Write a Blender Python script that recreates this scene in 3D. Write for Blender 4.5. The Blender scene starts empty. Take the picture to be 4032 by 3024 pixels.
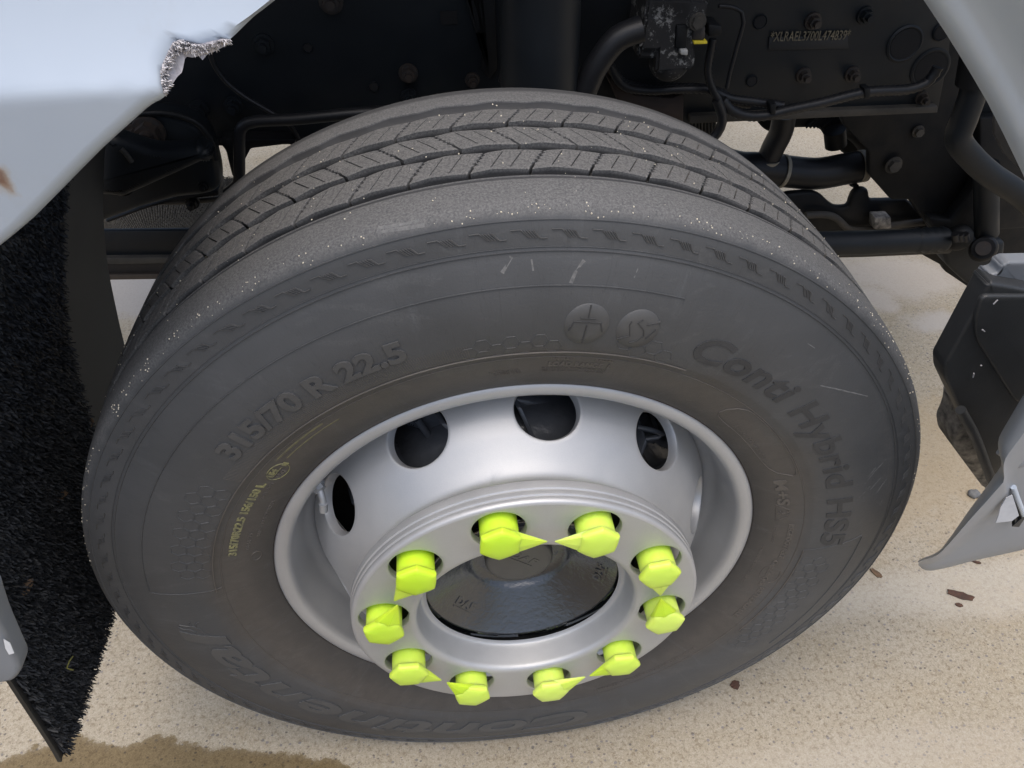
import bpy, bmesh, math, random
import numpy as np
from mathutils import Vector, Matrix, Euler, noise as nz
random.seed(7); rng = np.random.default_rng(7)
PI = math.pi
S = bpy.context.scene
COL = S.collection
GZ = -0.492            # ground height; the wheel hub is at the origin

# ------------------------------------------------------------------ camera, sky, sun, exposure
cam_d = bpy.data.cameras.new('camera'); cam = bpy.data.objects.new('camera', cam_d); COL.objects.link(cam)
CAM_P = Vector((-0.07536, -0.70792, 0.82829)); CAM_R = Euler((0.8367014, 0.0, -0.1133427), 'XYZ')
cam.location = CAM_P; cam.rotation_euler = CAM_R
F_PX = 3096.65
cam_d.sensor_width = 36.0; cam_d.lens = F_PX / 4032 * 36.0
cam_d.clip_start = 0.02; cam_d.clip_end = 400
S.camera = cam
S.render.resolution_x = 1024; S.render.resolution_y = 768
w = bpy.data.worlds.new('World'); S.world = w; w.use_nodes = True
nt = w.node_tree; bg = nt.nodes['Background']
sky = nt.nodes.new('ShaderNodeTexSky'); sky.sky_type = 'NISHITA'; sky.sun_disc = False
SUN_EL, SUN_AZ = math.radians(80), math.radians(190)
sky.sun_elevation = SUN_EL; sky.sun_rotation = SUN_AZ
sky.air_density = 1.0; sky.dust_density = 5.0; sky.ozone_density = 1.0
nt.links.new(sky.outputs[0], bg.inputs[0]); bg.inputs[1].default_value = 0.15
sd = bpy.data.lights.new('sun', 'SUN'); so = bpy.data.objects.new('sun', sd); COL.objects.link(so)
sd.energy = 1.4; sd.angle = math.radians(80); sd.color = (1.0, 0.96, 0.90)
# direction to the sun: Blender's sky rotation runs clockwise from +Y
sdir = Vector((math.sin(SUN_AZ) * math.cos(SUN_EL), math.cos(SUN_AZ) * math.cos(SUN_EL), math.sin(SUN_EL)))
so.rotation_euler = sdir.to_track_quat('Z', 'Y').to_euler(); so.location = sdir * 5
S.view_settings.view_transform = 'Standard'; S.view_settings.look = 'None'
S.view_settings.gamma = 1; S.view_settings.exposure = 0.6
S.cycles.max_bounces = 8

RM = CAM_R.to_matrix()
def at(px, py, ax, val):
    """point of the place seen at (px, py) of the 2212 x 1659 view, on the plane x|y|z = val"""
    k = 4032 / 2212
    d = RM @ Vector(((px * k - 2016) / F_PX, -(py * k - 1512) / F_PX, -1.0))
    i = 'xyz'.index(ax); t = (val - CAM_P[i]) / d[i]
    return CAM_P + d * t

# ------------------------------------------------------------------ materials
class M:
    def __init__(s, name):
        s.m = bpy.data.materials.new(name); s.m.use_nodes = True
        s.t = s.m.node_tree; s.b = s.t.nodes['Principled BSDF']
        s.co = s.t.nodes.new('ShaderNodeTexCoord').outputs['Object']
    def n(s, typ, **kw):
        nd = s.t.nodes.new(typ)
        for k, v in kw.items():
            if hasattr(nd, k): setattr(nd, k, v)
        return nd
    def link(s, a, b): s.t.links.new(a, b)
    def noise(s, scale, detail=3, rough=.55, dist=0.0, stretch=None, co=None):
        nd = s.n('ShaderNodeTexNoise'); nd.inputs['Scale'].default_value = scale
        nd.inputs['Detail'].default_value = detail; nd.inputs['Roughness'].default_value = rough
        nd.inputs['Distortion'].default_value = dist
        c = co or s.co
        if stretch:
            mp = s.n('ShaderNodeMapping'); mp.inputs['Scale'].default_value = stretch; s.link(c, mp.inputs[0]); c = mp.outputs[0]
        s.link(c, nd.inputs['Vector']); return nd.outputs['Fac']
    def voro(s, scale, feature='F1', stretch=None, out='Distance', rand=1):
        nd = s.n('ShaderNodeTexVoronoi'); nd.feature = feature; nd.inputs['Scale'].default_value = scale
        nd.inputs['Randomness'].default_value = rand
        c = s.co
        if stretch:
            mp = s.n('ShaderNodeMapping'); mp.inputs['Scale'].default_value = stretch; s.link(c, mp.inputs[0]); c = mp.outputs[0]
        s.link(c, nd.inputs['Vector']); return nd.outputs[out]
    def ramp(s, fac, a, b, c0=0.0, c1=1.0, interp='LINEAR'):
        nd = s.n('ShaderNodeMapRange'); nd.inputs[1].default_value = a; nd.inputs[2].default_value = b
        nd.inputs[3].default_value = c0; nd.inputs[4].default_value = c1
        nd.interpolation_type = 'SMOOTHSTEP' if interp == 'S' else 'LINEAR'
        s.link(fac, nd.inputs[0]); return nd.outputs[0]
    def math(s, op, a, b=None, c=None):
        nd = s.n('ShaderNodeMath', operation=op)
        for i, v in enumerate((a, b, c)):
            if v is None: continue
            if isinstance(v, (int, float)): nd.inputs[i].default_value = v
            else: s.link(v, nd.inputs[i])
        return nd.outputs[0]
    def mix(s, fac, a, b, blend='MIX'):
        nd = s.n('ShaderNodeMix', data_type='RGBA', blend_type=blend)
        for i, v in ((0, fac), (6, a), (7, b)):
            if isinstance(v, (int, float)): nd.inputs[i].default_value = v
            elif isinstance(v, tuple): nd.inputs[i].default_value = (*v, 1) if len(v) == 3 else v
            else: s.link(v, nd.inputs[i])
        return nd.outputs[2]
    def bump(s, h, strength=.3, dist=.001, prev=None):
        nd = s.n('ShaderNodeBump'); nd.inputs['Strength'].default_value = strength
        nd.inputs['Distance'].default_value = dist; s.link(h, nd.inputs['Height'])
        if prev: s.link(prev, nd.inputs['Normal'])
        return nd.outputs[0]
    def sep(s):
        nd = s.n('ShaderNodeSeparateXYZ'); s.link(s.co, nd.inputs[0]); return nd.outputs
    def out(s, color=None, rough=None, metal=None, normal=None, spec=None, **kw):
        for k, v in (('Base Color', color), ('Roughness', rough), ('Metallic', metal), ('Normal', normal), ('Specular IOR Level', spec)):
            if v is None: continue
            if isinstance(v, tuple): s.b.inputs[k].default_value = (*v, 1)
            elif isinstance(v, (int, float)): s.b.inputs[k].default_value = v
            else: s.link(v, s.b.inputs[k])
        for k, v in kw.items(): s.b.inputs[k.replace('_', ' ')].default_value = v
        return s.m

def rubber_mat():
    m = M('tyre_rubber'); X, Y, Z = m.sep()
    r = m.math('SQRT', m.math('ADD', m.math('MULTIPLY', X, X), m.math('MULTIPLY', Z, Z)))
    big = m.noise(7, 5, .6); fine = m.noise(480, 4, .75); med = m.noise(55, 4, .65)
    ang = m.math('ARCTAN2', Z, X); cb = m.n('ShaderNodeCombineXYZ'); m.link(m.math('MULTIPLY', ang, 14.0), cb.inputs[0]); m.link(m.math('MULTIPLY', r, 11.0), cb.inputs[1])
    streak = m.noise(1.0, 5, .65, .8, co=cb.outputs[0])
    cb2 = m.n('ShaderNodeCombineXYZ'); m.link(m.math('MULTIPLY', ang, 30.0), cb2.inputs[0]); m.link(m.math('MULTIPLY', r, 5.0), cb2.inputs[1])
    hair = m.ramp(m.math('ABSOLUTE', m.math('SUBTRACT', m.noise(1.0, 3, .6, 1.2, co=cb2.outputs[0]), .5)), 0, .006, 1, 0)
    side = m.mix(m.ramp(big, .3, .7), (.054, .0570, .0605), (.072, .0755, .080))
    # brown road film towards the bead
    rr = m.math('ADD', r, m.ramp(big, .2, .8, -.022, .022))
    brown = m.ramp(rr, .338, .380, 1, 0, 'S')
    side = m.mix(m.math('MULTIPLY', brown, .6), side, m.mix(m.ramp(med, .3, .7), (.070, .060, .051), (.098, .084, .070)))
    blk = m.ramp(r, .303, .335, .6, 0, 'S')
    side = m.mix(blk, side, (.040, .040, .041))
    # pale dried water marks
    wm = m.math('MULTIPLY', m.ramp(streak, .60, .70), m.ramp(fine, .35, .6))
    side = m.mix(m.math('MULTIPLY', wm, .25), side, (.13, .14, .148))
    side = m.mix(m.math('MULTIPLY', hair, .30), side, (.030, .031, .033))
    # dusty worn tread and shoulder: wear grey, gritty
    grit = m.mix(m.ramp(fine, .38, .62), (.062, .064, .067), (.150, .150, .149))
    grit = m.mix(m.ramp(med, .35, .7, 0, .5), grit, (.105, .106, .108))
    rs = m.math('ADD', r, m.ramp(med, .3, .7, -.0022, .0022))
    tread = m.ramp(rs, .4895, .5000, 0, 1, 'S')
    col = m.mix(tread, side, grit)
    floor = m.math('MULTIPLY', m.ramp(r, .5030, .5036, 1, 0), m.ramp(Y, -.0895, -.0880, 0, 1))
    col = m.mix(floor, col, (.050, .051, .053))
    scuff = m.math('MULTIPLY', m.ramp(m.noise(9, 2, .5, 2.5, (1, .3, 3)), .60, .66), m.ramp(fine, .4, .6))
    col = m.mix(m.math('MULTIPLY', scuff, .07), col, (.24, .24, .235))
    n1 = m.bump(fine, .35, .0008); n2 = m.bump(med, .25, .0015, n1)
    return m.out(col, m.ramp(tread, 0, 1, .52, .8), 0, n2, .38)

def block_mat():
    m = M('tread_rubber'); fine = m.noise(480, 4, .75); med = m.noise(60, 4, .65)
    grit = m.mix(m.ramp(fine, .38, .62), (.055, .056, .058), (.165, .163, .158))
    grit = m.mix(m.ramp(med, .35, .7, 0, .5), grit, (.100, .100, .101))
    X, Y, Z = m.sep()
    r = m.math('SQRT', m.math('ADD', m.math('MULTIPLY', X, X), m.math('MULTIPLY', Z, Z)))
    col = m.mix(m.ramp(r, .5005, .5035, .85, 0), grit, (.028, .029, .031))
    return m.out(col, .82, 0, m.bump(fine, .4, .0008), .35)

def simple(name, c1, c2=None, rough=.5, metal=0.0, nscale=30, bscale=200, bstr=.2, bdist=.0006, spec=.5, rvar=0.0, **kw):
    m = M(name); f = m.noise(nscale, 4, .6)
    col = m.mix(m.ramp(f, .3, .7), c1, c2 or tuple(min(1, c * 1.25) for c in c1))
    ro = m.ramp(m.noise(nscale * 1.7, 3), .3, .7, rough - rvar, rough + rvar) if rvar else rough
    nrm = m.bump(m.noise(bscale, 3, .6), bstr, bdist)
    return m.out(col, ro, metal, nrm, spec, **kw)

def silver_mat():
    m = M('silver_wheel_paint'); f = m.noise(900, 2, .7); g = m.noise(14, 4, .6)
    col = m.mix(m.ramp(g, .3, .7), (.40, .41, .425), (.46, .47, .48))
    col = m.mix(m.ramp(f, .35, .7, 0, .3), col, (.52, .53, .54))
    n = m.bump(f, .18, .0004); n = m.bump(m.noise(120, 3), .10, .0006, n)
    return m.out(col, m.ramp(g, .3, .7, .42, .52), .45, n, .45)

def concrete(name, wet=False):
    m = M(name); X, Y, Z = m.sep()
    big = m.noise(1.1, 5, .6); mid = m.noise(5, 5, .65); sand = m.noise(330, 3, .75); sand2 = m.noise(120, 4, .7)
    col = m.mix(m.ramp(big, .35, .65), (.300, .255, .175), (.345, .305, .230))
    col = m.mix(m.ramp(mid, .4, .7, 0, .55), col, (.40, .365, .30))
    col = m.mix(m.ramp(mid, .3, .42, .40, 0), col, (.34, .265, .165))
    col = m.mix(m.ramp(sand2, .38, .52, .6, 0), col, (.165, .13, .082))
    col = m.mix(m.ramp(sand, .48, .62, 0, .5), col, (.47, .43, .36))
    # dark and bluish aggregate flecks
    v = m.voro(130, stretch=(1.0, 1.25, 1)); vc = m.voro(130, stretch=(1.0, 1.25, 1), out='Color')
    sc = m.n('ShaderNodeSeparateColor'); m.link(vc, sc.inputs[0])
    size = m.math('MULTIPLY', m.ramp(sc.outputs[0], .60, 1, 0.1, 1), .40)
    fleck = m.ramp(m.math('SUBTRACT', m.math('ADD', size, m.ramp(sand, .3, .7, -.10, .10)), v), 0, .06)
    fleck = m.math('MULTIPLY', fleck, m.ramp(sc.outputs[0], .60, .62))
    col = m.mix(m.math('MULTIPLY', fleck, .85), col, m.mix(sc.outputs[1], (.10, .085, .075), (.20, .19, .19)))
    v2 = m.voro(420); fl2 = m.ramp(v2, .18, .28, .75, 0)
    col = m.mix(fl2, col, (.19, .145, .095))
    # rusty stains, grey mortar smears and one patch of painted shade
    def blob(x, y, rx, ry, soft=.35, jag=.6):
        dx = m.math('MULTIPLY', m.math('SUBTRACT', X, x), 1 / rx); dy = m.math('MULTIPLY', m.math('SUBTRACT', Y, y), 1 / ry)
        d = m.math('SQRT', m.math('ADD', m.math('MULTIPLY', dx, dx), m.math('MULTIPLY', dy, dy)))
        d = m.math('ADD', d, m.ramp(mid, .3, .7, -jag, jag)); return m.ramp(d, 1 - soft, 1 + soft, 1, 0)
    for (x, y, rx, ry, c, a) in ((1.27, 1.09, .17, .10, (.40, .36, .31), .75), (1.27, .86, .075, .045, (.38, .35, .31), .85),
                                 (1.16, .99, .05, .05, (.40, .36, .31), .7), (1.10, 1.25, .3, .07, (.42, .37, .29), .5), (1.02, .35, .5, .18, (.36, .28, .17), .45),
                                 (.95, .06, .5, .05, (.48, .45, .39), .45), (-.90, 1.25, .25, .12, (.36, .34, .32), .8), (.55, -.25, .3, .06, (.46, .42, .36), .3)):  # the grey blob at far left paints the truck's shade into the slab
        col = m.mix(m.math('MULTIPLY', blob(x, y, rx, ry), a), col, c)
    h = m.math('ADD', m.math('MULTIPLY', sand2, .6), m.math('MULTIPLY', sand, .4))
    n = m.bump(h, .38, .0018)
    # damp patch: its edge follows a wandering line over the slab
    edge = [(-1.6, -.09), (-.95, -.075), (-.847, -.073), (-.802, -.058), (-.735, -.046), (-.717, -.047), (-.702, -.060), (-.66, -.071), (-.624, -.069), (-.611, -.059), (-.59, -.06),
            (-.546, -.080), (-.506, -.090), (-.42, -.108), (-.36, -.120), (-.292, -.137), (-.22, -.19), (-.16, -.26), (-.1, -.4)]
    fc = m.n('ShaderNodeFloatCurve'); cv = fc.mapping.curves[0]
    P = [((x + 1.6) / 1.5, (y + .4) / .4) for x, y in edge]
    cv.points[0].location = P[0]; cv.points[1].location = P[-1]
    for q in P[1:-1]: cv.points.new(*q)
    for q in cv.points: q.handle_type = 'VECTOR'
    fc.mapping.update()
    m.link(m.math('MULTIPLY', m.math('ADD', X, 1.6), 1 / 1.5), fc.inputs['Value'])
    ye = m.math('ADD', m.math('MULTIPLY', fc.outputs[0], .4), -.4)
    d = m.math('SUBTRACT', ye, Y); d = m.math('ADD', d, m.ramp(m.noise(60, 5, .7), .25, .75, -.011, .011))
    damp = m.math('MULTIPLY', m.ramp(d, -.0015, .0025), m.ramp(X, -.12, -.1, 1, 0))
    dark = m.mix(1.0, col, (.43, .36, .235), 'MULTIPLY')
    col = m.mix(m.math('MULTIPLY', damp, m.ramp(d, 0, .012, .85, 1)), col, dark)
    return m.out(col, m.ramp(damp, 0, 1, .88, .55), 0, n, .3)

RUB = rubber_mat(); BLK = block_mat(); SIL = silver_mat()
CONC = concrete('concrete_ground')
LETTER = simple('letter_rubber', (.062, .064, .066), (.080, .081, .082), .5, bstr=.25, spec=.4)
LETTERC = simple('smooth_letter_rubber', (.066, .069, .072), (.080, .082, .084), .48, bstr=.15, spec=.45)
LETTERB = simple('bead_letter_rubber', (.085, .078, .070), (.11, .10, .09), .55, bstr=.25, spec=.4)
DARKLET = simple('hatched_letter_rubber', (.034, .0355, .038), (.050, .052, .055), .6, bscale=900, bstr=.5, spec=.4)
YEL = simple('worn_yellow_marking', (.26, .25, .11), (.12, .115, .08), .65, nscale=160)
YEL2 = simple('yellow_crayon', (.15, .14, .07), (.09, .084, .065), .8, nscale=200)
CAPM = M('fluorescent_cap_plastic'); _f = CAPM.noise(22, 2)
_oi = CAPM.n('ShaderNodeObjectInfo')
CAPM = CAPM.out(CAPM.mix(_f, CAPM.mix(_oi.outputs['Random'], (.50, .80, .020), (.66, .90, .13)), CAPM.mix(_oi.outputs['Random'], (.58, .86, .03), (.70, .92, .18))), .40, 0, CAPM.bump(CAPM.noise(260, 3), .12, .0006), .45, Subsurface_Weight=.6, Subsurface_Scale=.015, Coat_Weight=.15)
CAPM.node_tree.nodes['Principled BSDF'].inputs['Subsurface Radius'].default_value = (1.0, 1.0, .25)
HUBM = simple('glossy_black_hub_paint', (.020, .023, .028), (.030, .034, .039), .24, nscale=25, bscale=150, bstr=.6, bdist=.0020, spec=.9, Coat_Weight=.4, Coat_IOR=1.6, Coat_Roughness=.16)
HUBCAP = simple('hub_cap_dusty', (.085, .080, .072), (.10, .095, .085), .45, bscale=90, bstr=.25)
BRAKE = simple('black_brake_casting', (.055, .060, .070), (.085, .092, .105), .24, nscale=20, bscale=110, bstr=.45, bdist=.002)
CHAS = simple('chassis_paint', (.0060, .0080, .0106), (.0085, .0110, .0138), .5, nscale=9, bscale=160, bstr=.12, rvar=.08, spec=.28)
CHAS2 = simple('underbody_black', (.0036, .0044, .0058), (.0060, .0066, .0076), .6, spec=.25, nscale=14, bscale=90, bstr=.3, bdist=.0012, rvar=.1)
DUSTY = simple('dusty_metal', (.026, .024, .021), (.055, .049, .040), .75, nscale=22, bscale=120, bstr=.3)
HOSE = simple('rubber_hose', (.007, .008, .010), (.012, .012, .0135), .45, spec=.35, nscale=14, bscale=150, bstr=.15)
RUST = simple('rusty_bolt', (.030, .020, .014), (.014, .014, .015), .6, nscale=120)
CLAMP = simple('dusty_hose_clamp', (.30, .27, .21), (.20, .18, .14), .6, nscale=90)
MATT = simple('torn_matting_fibre', (.52, .51, .53), (.30, .29, .32), .95, nscale=70, bscale=160, bstr=.25, bdist=.001, spec=.05)
YELC = simple('yellow_clip_plastic', (.65, .52, .03), (.50, .40, .03), .4)
BLUEW = M('pale_blue_cab_paint')
_g = BLUEW.noise(3.5, 4, .6); _s = BLUEW.voro(38, out='Distance'); _s2 = BLUEW.noise(60, 4)
_c = BLUEW.mix(BLUEW.ramp(_g, .3, .7), (.42, .49, .58), (.49, .56, .645))
_c = BLUEW.mix(BLUEW.ramp(_s, .015, .035, .55, 0), _c, (.25, .27, .29))
_p = at(-6, 402, 'y', -.245); _X, _Y, _Z = BLUEW.sep()
_dx = BLUEW.math('SUBTRACT', _X, _p.x); _dz = BLUEW.math('SUBTRACT', _Z, _p.z)
_d = BLUEW.math('SQRT', BLUEW.math('ADD', BLUEW.math('MULTIPLY', _dx, _dx), BLUEW.math('MULTIPLY', BLUEW.math('MULTIPLY', _dz, _dz), .25)))
_d = BLUEW.math('ADD', _d, BLUEW.ramp(_s2, .3, .7, -.003, .003))
_c = BLUEW.mix(BLUEW.ramp(_d, .003, .008, .6, 0), _c, (.42, .30, .15)); _c = BLUEW.mix(BLUEW.ramp(_d, .001, .0055, .85, 0), _c, (.17, .06, .02))
_c = BLUEW.mix(BLUEW.ramp(BLUEW.noise(9, 5, .7, .5), .55, .75, 0, .35), _c, (.40, .42, .43))
BLUEW = BLUEW.out(_c, .32, 0, BLUEW.bump(_s2, .05, .001), .5, Coat_Weight=.25, Coat_Roughness=.2)
GREYP = simple('grey_bumper_paint', (.215, .235, .26), (.25, .265, .285), .42, nscale=6, bscale=300, bstr=.1, spec=.5)
LIP = simple('guard_edge_paint', (.50, .55, .58), (.44, .46, .45), .5, nscale=20)
FIBRE = simple('torn_glass_fibre', (.60, .59, .60), (.36, .35, .37), .95, nscale=150, bscale=300, bstr=.2, spec=.1)
PLAST = simple('black_step_plastic', (.026, .028, .030), (.042, .045, .047), .48, nscale=10, bscale=420, bstr=.4, rvar=.08)
MUDF = simple('mud_spattered_plastic', (.030, .030, .030), (.30, .28, .25), .7, nscale=70, bscale=200, bstr=.4)
BRIST = simple('bristle_plastic', (.012, .0125, .0135), (.026, .027, .029), .5, nscale=90, bstr=.0, spec=.35)
STRIP = simple('guard_strip_plastic', (.018, .019, .019), (.027, .028, .028), .55, nscale=10)
MESHM = simple('dusty_wire_mesh', (.085, .075, .062), (.15, .13, .10), .9, nscale=60, spec=.1)
SCREENB = simple('screen_backing_black', (.006, .006, .006), (.009, .009, .009), .95, spec=.05)
OXID = M('oxidised_casting'); _a = OXID.noise(62, 6, .78, .1)
OXID = OXID.out(OXID.mix(OXID.ramp(_a, .545, .60), (.010, .010, .011), (.17, .17, .165)), .85, 0, OXID.bump(_a, .25, .0015))
STAMP = simple('stamped_bright_metal', (.19, .17, .12), (.08, .07, .055), .45, .3, nscale=160)
LEAF = simple('brown_leaf', (.10, .045, .025), (.045, .025, .018), .8, nscale=120, bscale=300, bstr=.5)
TAN = simple('tan_leaf', (.16, .10, .055), (.10, .06, .035), .8, nscale=120)
GRASS = simple('dry_grass', (.30, .29, .08), (.20, .20, .06), .6)
STONE = simple('grey_stone', (.12, .125, .13), (.17, .17, .165), .8, nscale=90, bscale=200, bstr=.6)
SAND = simple('pale_sand_grain', (.55, .50, .40), (.72, .66, .52), .25, nscale=300)
RUSTRIM = simple('rim_rust', (.10, .035, .015), (.03, .02, .018), .8, nscale=200)

# ------------------------------------------------------------------ object helpers
def mesh_obj(name, verts, faces, mat, parent=None, smooth=None, merge=0, label=None, kind=None):
    me = bpy.data.meshes.new(name)
    me.from_pydata([tuple(v) for v in verts], [], [tuple(int(i) for i in f) for f in faces])
    bm = bmesh.new(); bm.from_mesh(me)
    if merge: bmesh.ops.remove_doubles(bm, verts=bm.verts, dist=merge)
    bmesh.ops.recalc_face_normals(bm, faces=bm.faces)
    bm.to_mesh(me); bm.free()
    return link(name, me, mat, parent, smooth, label, kind)
def link(name, me, mat, parent=None, smooth=None, label=None, kind=None):
    if mat and not me.materials: me.materials.append(mat)
    if smooth is not None:
        me.shade_smooth()
        if smooth < 179: me.set_sharp_from_angle(angle=math.radians(smooth))
    o = bpy.data.objects.new(name, me); COL.objects.link(o)
    if parent:
        o.parent = parent; o.matrix_parent_inverse = PINV[parent.name]
    PINV[o.name] = Matrix.Identity(4)
    if label: o['label'] = label
    if kind: o['kind'] = kind
    return o
PINV = {}
def bm_obj(name, bm, mat, parent=None, smooth=None, label=None, kind=None):
    bmesh.ops.recalc_face_normals(bm, faces=bm.faces)
    me = bpy.data.meshes.new(name); bm.to_mesh(me); bm.free()
    return link(name, me, mat, parent, smooth, label, kind)
def tag(o, label, cat, group=None, kind=None):
    o['label'] = label; o['category'] = cat
    if group: o['group'] = group
    if kind: o['kind'] = kind
    return o
def lathe(prof, n=256, closed=False, a0=0, a1=2 * PI):
    """prof = [(y, R)]; revolved round the wheel axis (Y)"""
    full = abs(a1 - a0 - 2 * PI) < 1e-6; m = len(prof); V = []; Fc = []
    k = n if full else n + 1
    for i in range(k):
        a = a0 + (a1 - a0) * i / n; c, s = math.cos(a), math.sin(a)
        for (y, R) in prof: V.append((R * c, y, R * s))
    for i in range(n):
        j = (i + 1) % k
        for q in range(m if closed else m - 1):
            p = (q + 1) % m; Fc.append((i * m + q, i * m + p, j * m + p, j * m + q))
    return V, Fc
def smooth_prof(P, step=.006):
    """Catmull-Rom through the profile points"""
    out = []; n = len(P)
    for i in range(n - 1):
        p0, p1, p2, p3 = P[max(0, i - 1)], P[i], P[i + 1], P[min(n - 1, i + 2)]
        L = math.dist(p1, p2); k = max(1, int(L / step))
        for j in range(k):
            t = j / k; out.append(tuple(.5 * ((2 * b) + (c - a) * t + (2 * a - 5 * b + 4 * c - d) * t * t + (-a + 3 * b - 3 * c + d) * t ** 3) for a, b, c, d in zip(p0, p1, p2, p3)))
    out.append(P[-1]); return out
def tube(name, pts, r, mat, parent=None, n=14, rings=0, smooth=60, taper=None, label=None, sm=True, flat=1.0):
    P = [Vector(p) for p in pts]
    if sm and len(P) > 2: P = [Vector(p) for p in smooth_prof([tuple(p) for p in P], .008)]
    if rings:
        Q = [P[0]]; 
        for a, b in zip(P, P[1:]):
            k = max(1, int((b - a).length / rings)); Q += [a.lerp(b, (j + 1) / k) for j in range(k)]
        P = Q
    V = []; Fc = []; T0 = None; m = len(P); u = None
    for i, p in enumerate(P):
        t = (P[min(i + 1, m - 1)] - P[max(i - 1, 0)]).normalized()
        if u is None: u = t.orthogonal().normalized()
        u = (u - t * u.dot(t)).normalized(); v = t.cross(u)
        rr = r * (taper[0] + (taper[1] - taper[0]) * i / (m - 1) if taper else 1)
        if rings: rr *= (1.0 if i % 2 else .86)
        for j in range(n):
            a = 2 * PI * j / n; V.append(p + u * math.cos(a) * rr + v * math.sin(a) * rr * flat)
    for i in range(m - 1):
        for j in range(n): Fc.append((i * n + j, i * n + (j + 1) % n, (i + 1) * n + (j + 1) % n, (i + 1) * n + j))
    Fc.append(tuple(range(n))); Fc.append(tuple(range((m - 1) * n, m * n)))
    return mesh_obj(name, V, Fc, mat, parent, smooth, label=label)
def prism(name, pts, dvec, mat, parent=None, bevel=.003, seg=2, smooth=35, label=None, holes=None):
    """polygon extruded by dvec, edges bevelled"""
    bm = bmesh.new(); a = [bm.verts.new(p) for p in pts]; d = Vector(dvec)
    b = [bm.verts.new(Vector(p) + d) for p in pts]; n = len(pts)
    bm.faces.new(a); bm.faces.new(b[::-1])
    for i in range(n): bm.faces.new((a[i], b[i], b[(i + 1) % n], a[(i + 1) % n]))
    if bevel:
        bmesh.ops.recalc_face_normals(bm, faces=bm.faces)
        bmesh.ops.bevel(bm, geom=bm.edges[:], offset=bevel, segments=seg, profile=.5, affect='EDGES')
    bmesh.ops.triangulate(bm, faces=[f for f in bm.faces if len(f.verts) > 4])
    return bm_obj(name, bm, mat, parent, smooth, label)
def pplate(name, px, y, thick, mat, parent, **kw):
    return prism(name, [at(a, b, 'y', y) for a, b in px], (0, thick, 0), mat, parent, **kw)
def bolt(name, pos, r, mat, parent, nrm=(0, -1, 0), h=.008, sides=6, stud=True, label=None, washer=True):
    bm = bmesh.new()
    def cyl(rad, z0, z1, n, ph=.3):
        vs = [bm.verts.new((rad * math.cos(2 * PI * i / n + ph), rad * math.sin(2 * PI * i / n + ph), z0)) for i in range(n)]
        ws = [bm.verts.new((v.co.x * .96, v.co.y * .96, z1)) for v in vs]
        for i in range(n): bm.faces.new((vs[i], vs[(i + 1) % n], ws[(i + 1) % n], ws[i]))
        bm.faces.new(ws)
    if washer: cyl(r * 1.35, 0, h * .25, 20)
    cyl(r, h * .2, h, sides, random.random())
    if stud: cyl(r * .55, h * .9, h * 1.6, 12)
    q = Vector(nrm).to_track_quat('Z', 'Y').to_matrix().to_4x4(); q.translation = Vector(pos)
    bmesh.ops.transform(bm, matrix=q, verts=bm.verts)
    return bm_obj(name, bm, mat, parent, 35, label)

# ------------------------------------------------------------------ the ground
def ground():
    xs = np.concatenate([[-60, -25, -10, -5, -3], np.linspace(-2, 3, 41), [5, 10, 25, 60]])
    ys = np.concatenate([[-60, -25, -10, -4], np.linspace(-2, 4, 49), [6, 12, 25, 60]])
    V = [(x, y, GZ) for x in xs for y in ys]; n = len(ys)
    Fc = [(i * n + j, i * n + j + 1, (i + 1) * n + j + 1, (i + 1) * n + j) for i in range(len(xs) - 1) for j in range(n - 1)]
    o = mesh_obj('ground', V, Fc, CONC); o['kind'] = 'structure'
ground()

# ------------------------------------------------------------------ the truck (everything bolted to it is a part)
truck = bpy.data.objects.new('truck', None); COL.objects.link(truck); truck.location = (0, 0, GZ); truck.empty_display_size = .3
tag(truck, 'pale blue and black truck with its silver steel front wheel on the concrete', 'truck')
PINV['truck'] = Matrix.Translation((0, 0, -GZ))

def rounded(pts, r, k=5):
    out = []; n = len(pts)
    for i in range(n):
        p, a, b = Vector(pts[i]), Vector(pts[i - 1]), Vector(pts[(i + 1) % n]); d1, d2 = a - p, b - p
        rr = min(r, d1.length * .45, d2.length * .45); s, e = p + d1.normalized() * rr, p + d2.normalized() * rr
        for j in range(k + 1): t = j / k; out.append(tuple(s.lerp(p, t).lerp(p.lerp(e, t), t)))
    return out

# ---- tyre carcass
SIDE = [(-.104, .2925), (-.120, .2945), (-.1285, .300), (-.134, .309), (-.1395, .321), (-.1445, .336), (-.1485, .350), (-.1508, .3585), (-.1525, .3612),
        (-.1538, .366), (-.1556, .380), (-.1562, .395), (-.1556, .410), (-.1535, .424), (-.1505, .4348), (-.1470, .448), (-.1430, .459),
        (-.1412, .4628), (-.1410, .4642), (-.1400, .4656), (-.1397, .4672), (-.1385, .473), (-.1370, .481), (-.1350, .4885), (-.1322, .4945), (-.1275, .4990),
        (-.1200, .5018), (-.105, .5036), (-.0895, .5045)]
def flat_d(R, ang):          # the tyre squats where it carries the load
    da = (ang + PI / 2 + PI) % (2 * PI) - PI
    t = min(1, max(0, (R - .36) / .11)); t = t * t * (3 - 2 * t)
    return .0148 * math.exp(-(da / math.radians(17)) ** 2) * t
yR = np.array(sorted([(R, y) for y, R in SIDE[3:]])); 
def side_y(R): return float(np.interp(R, yR[:, 0], yR[:, 1]))
def sp(R, a, h=0.0):         # point on the outer sidewall, raised h outwards
    d = flat_d(R, a); y = side_y(R)
    y2 = side_y(R + .002); tx, ty = y2 - y, .002; L = math.hypot(tx, ty); nx, nR = -ty / L, tx / L   # normal (y, R)
    return Vector(((R + nR * h - d) * math.cos(a), y + nx * h - d * .25, (R + nR * h - d) * math.sin(a)))
PITCH = 58; DT = 2 * PI / PITCH
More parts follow.
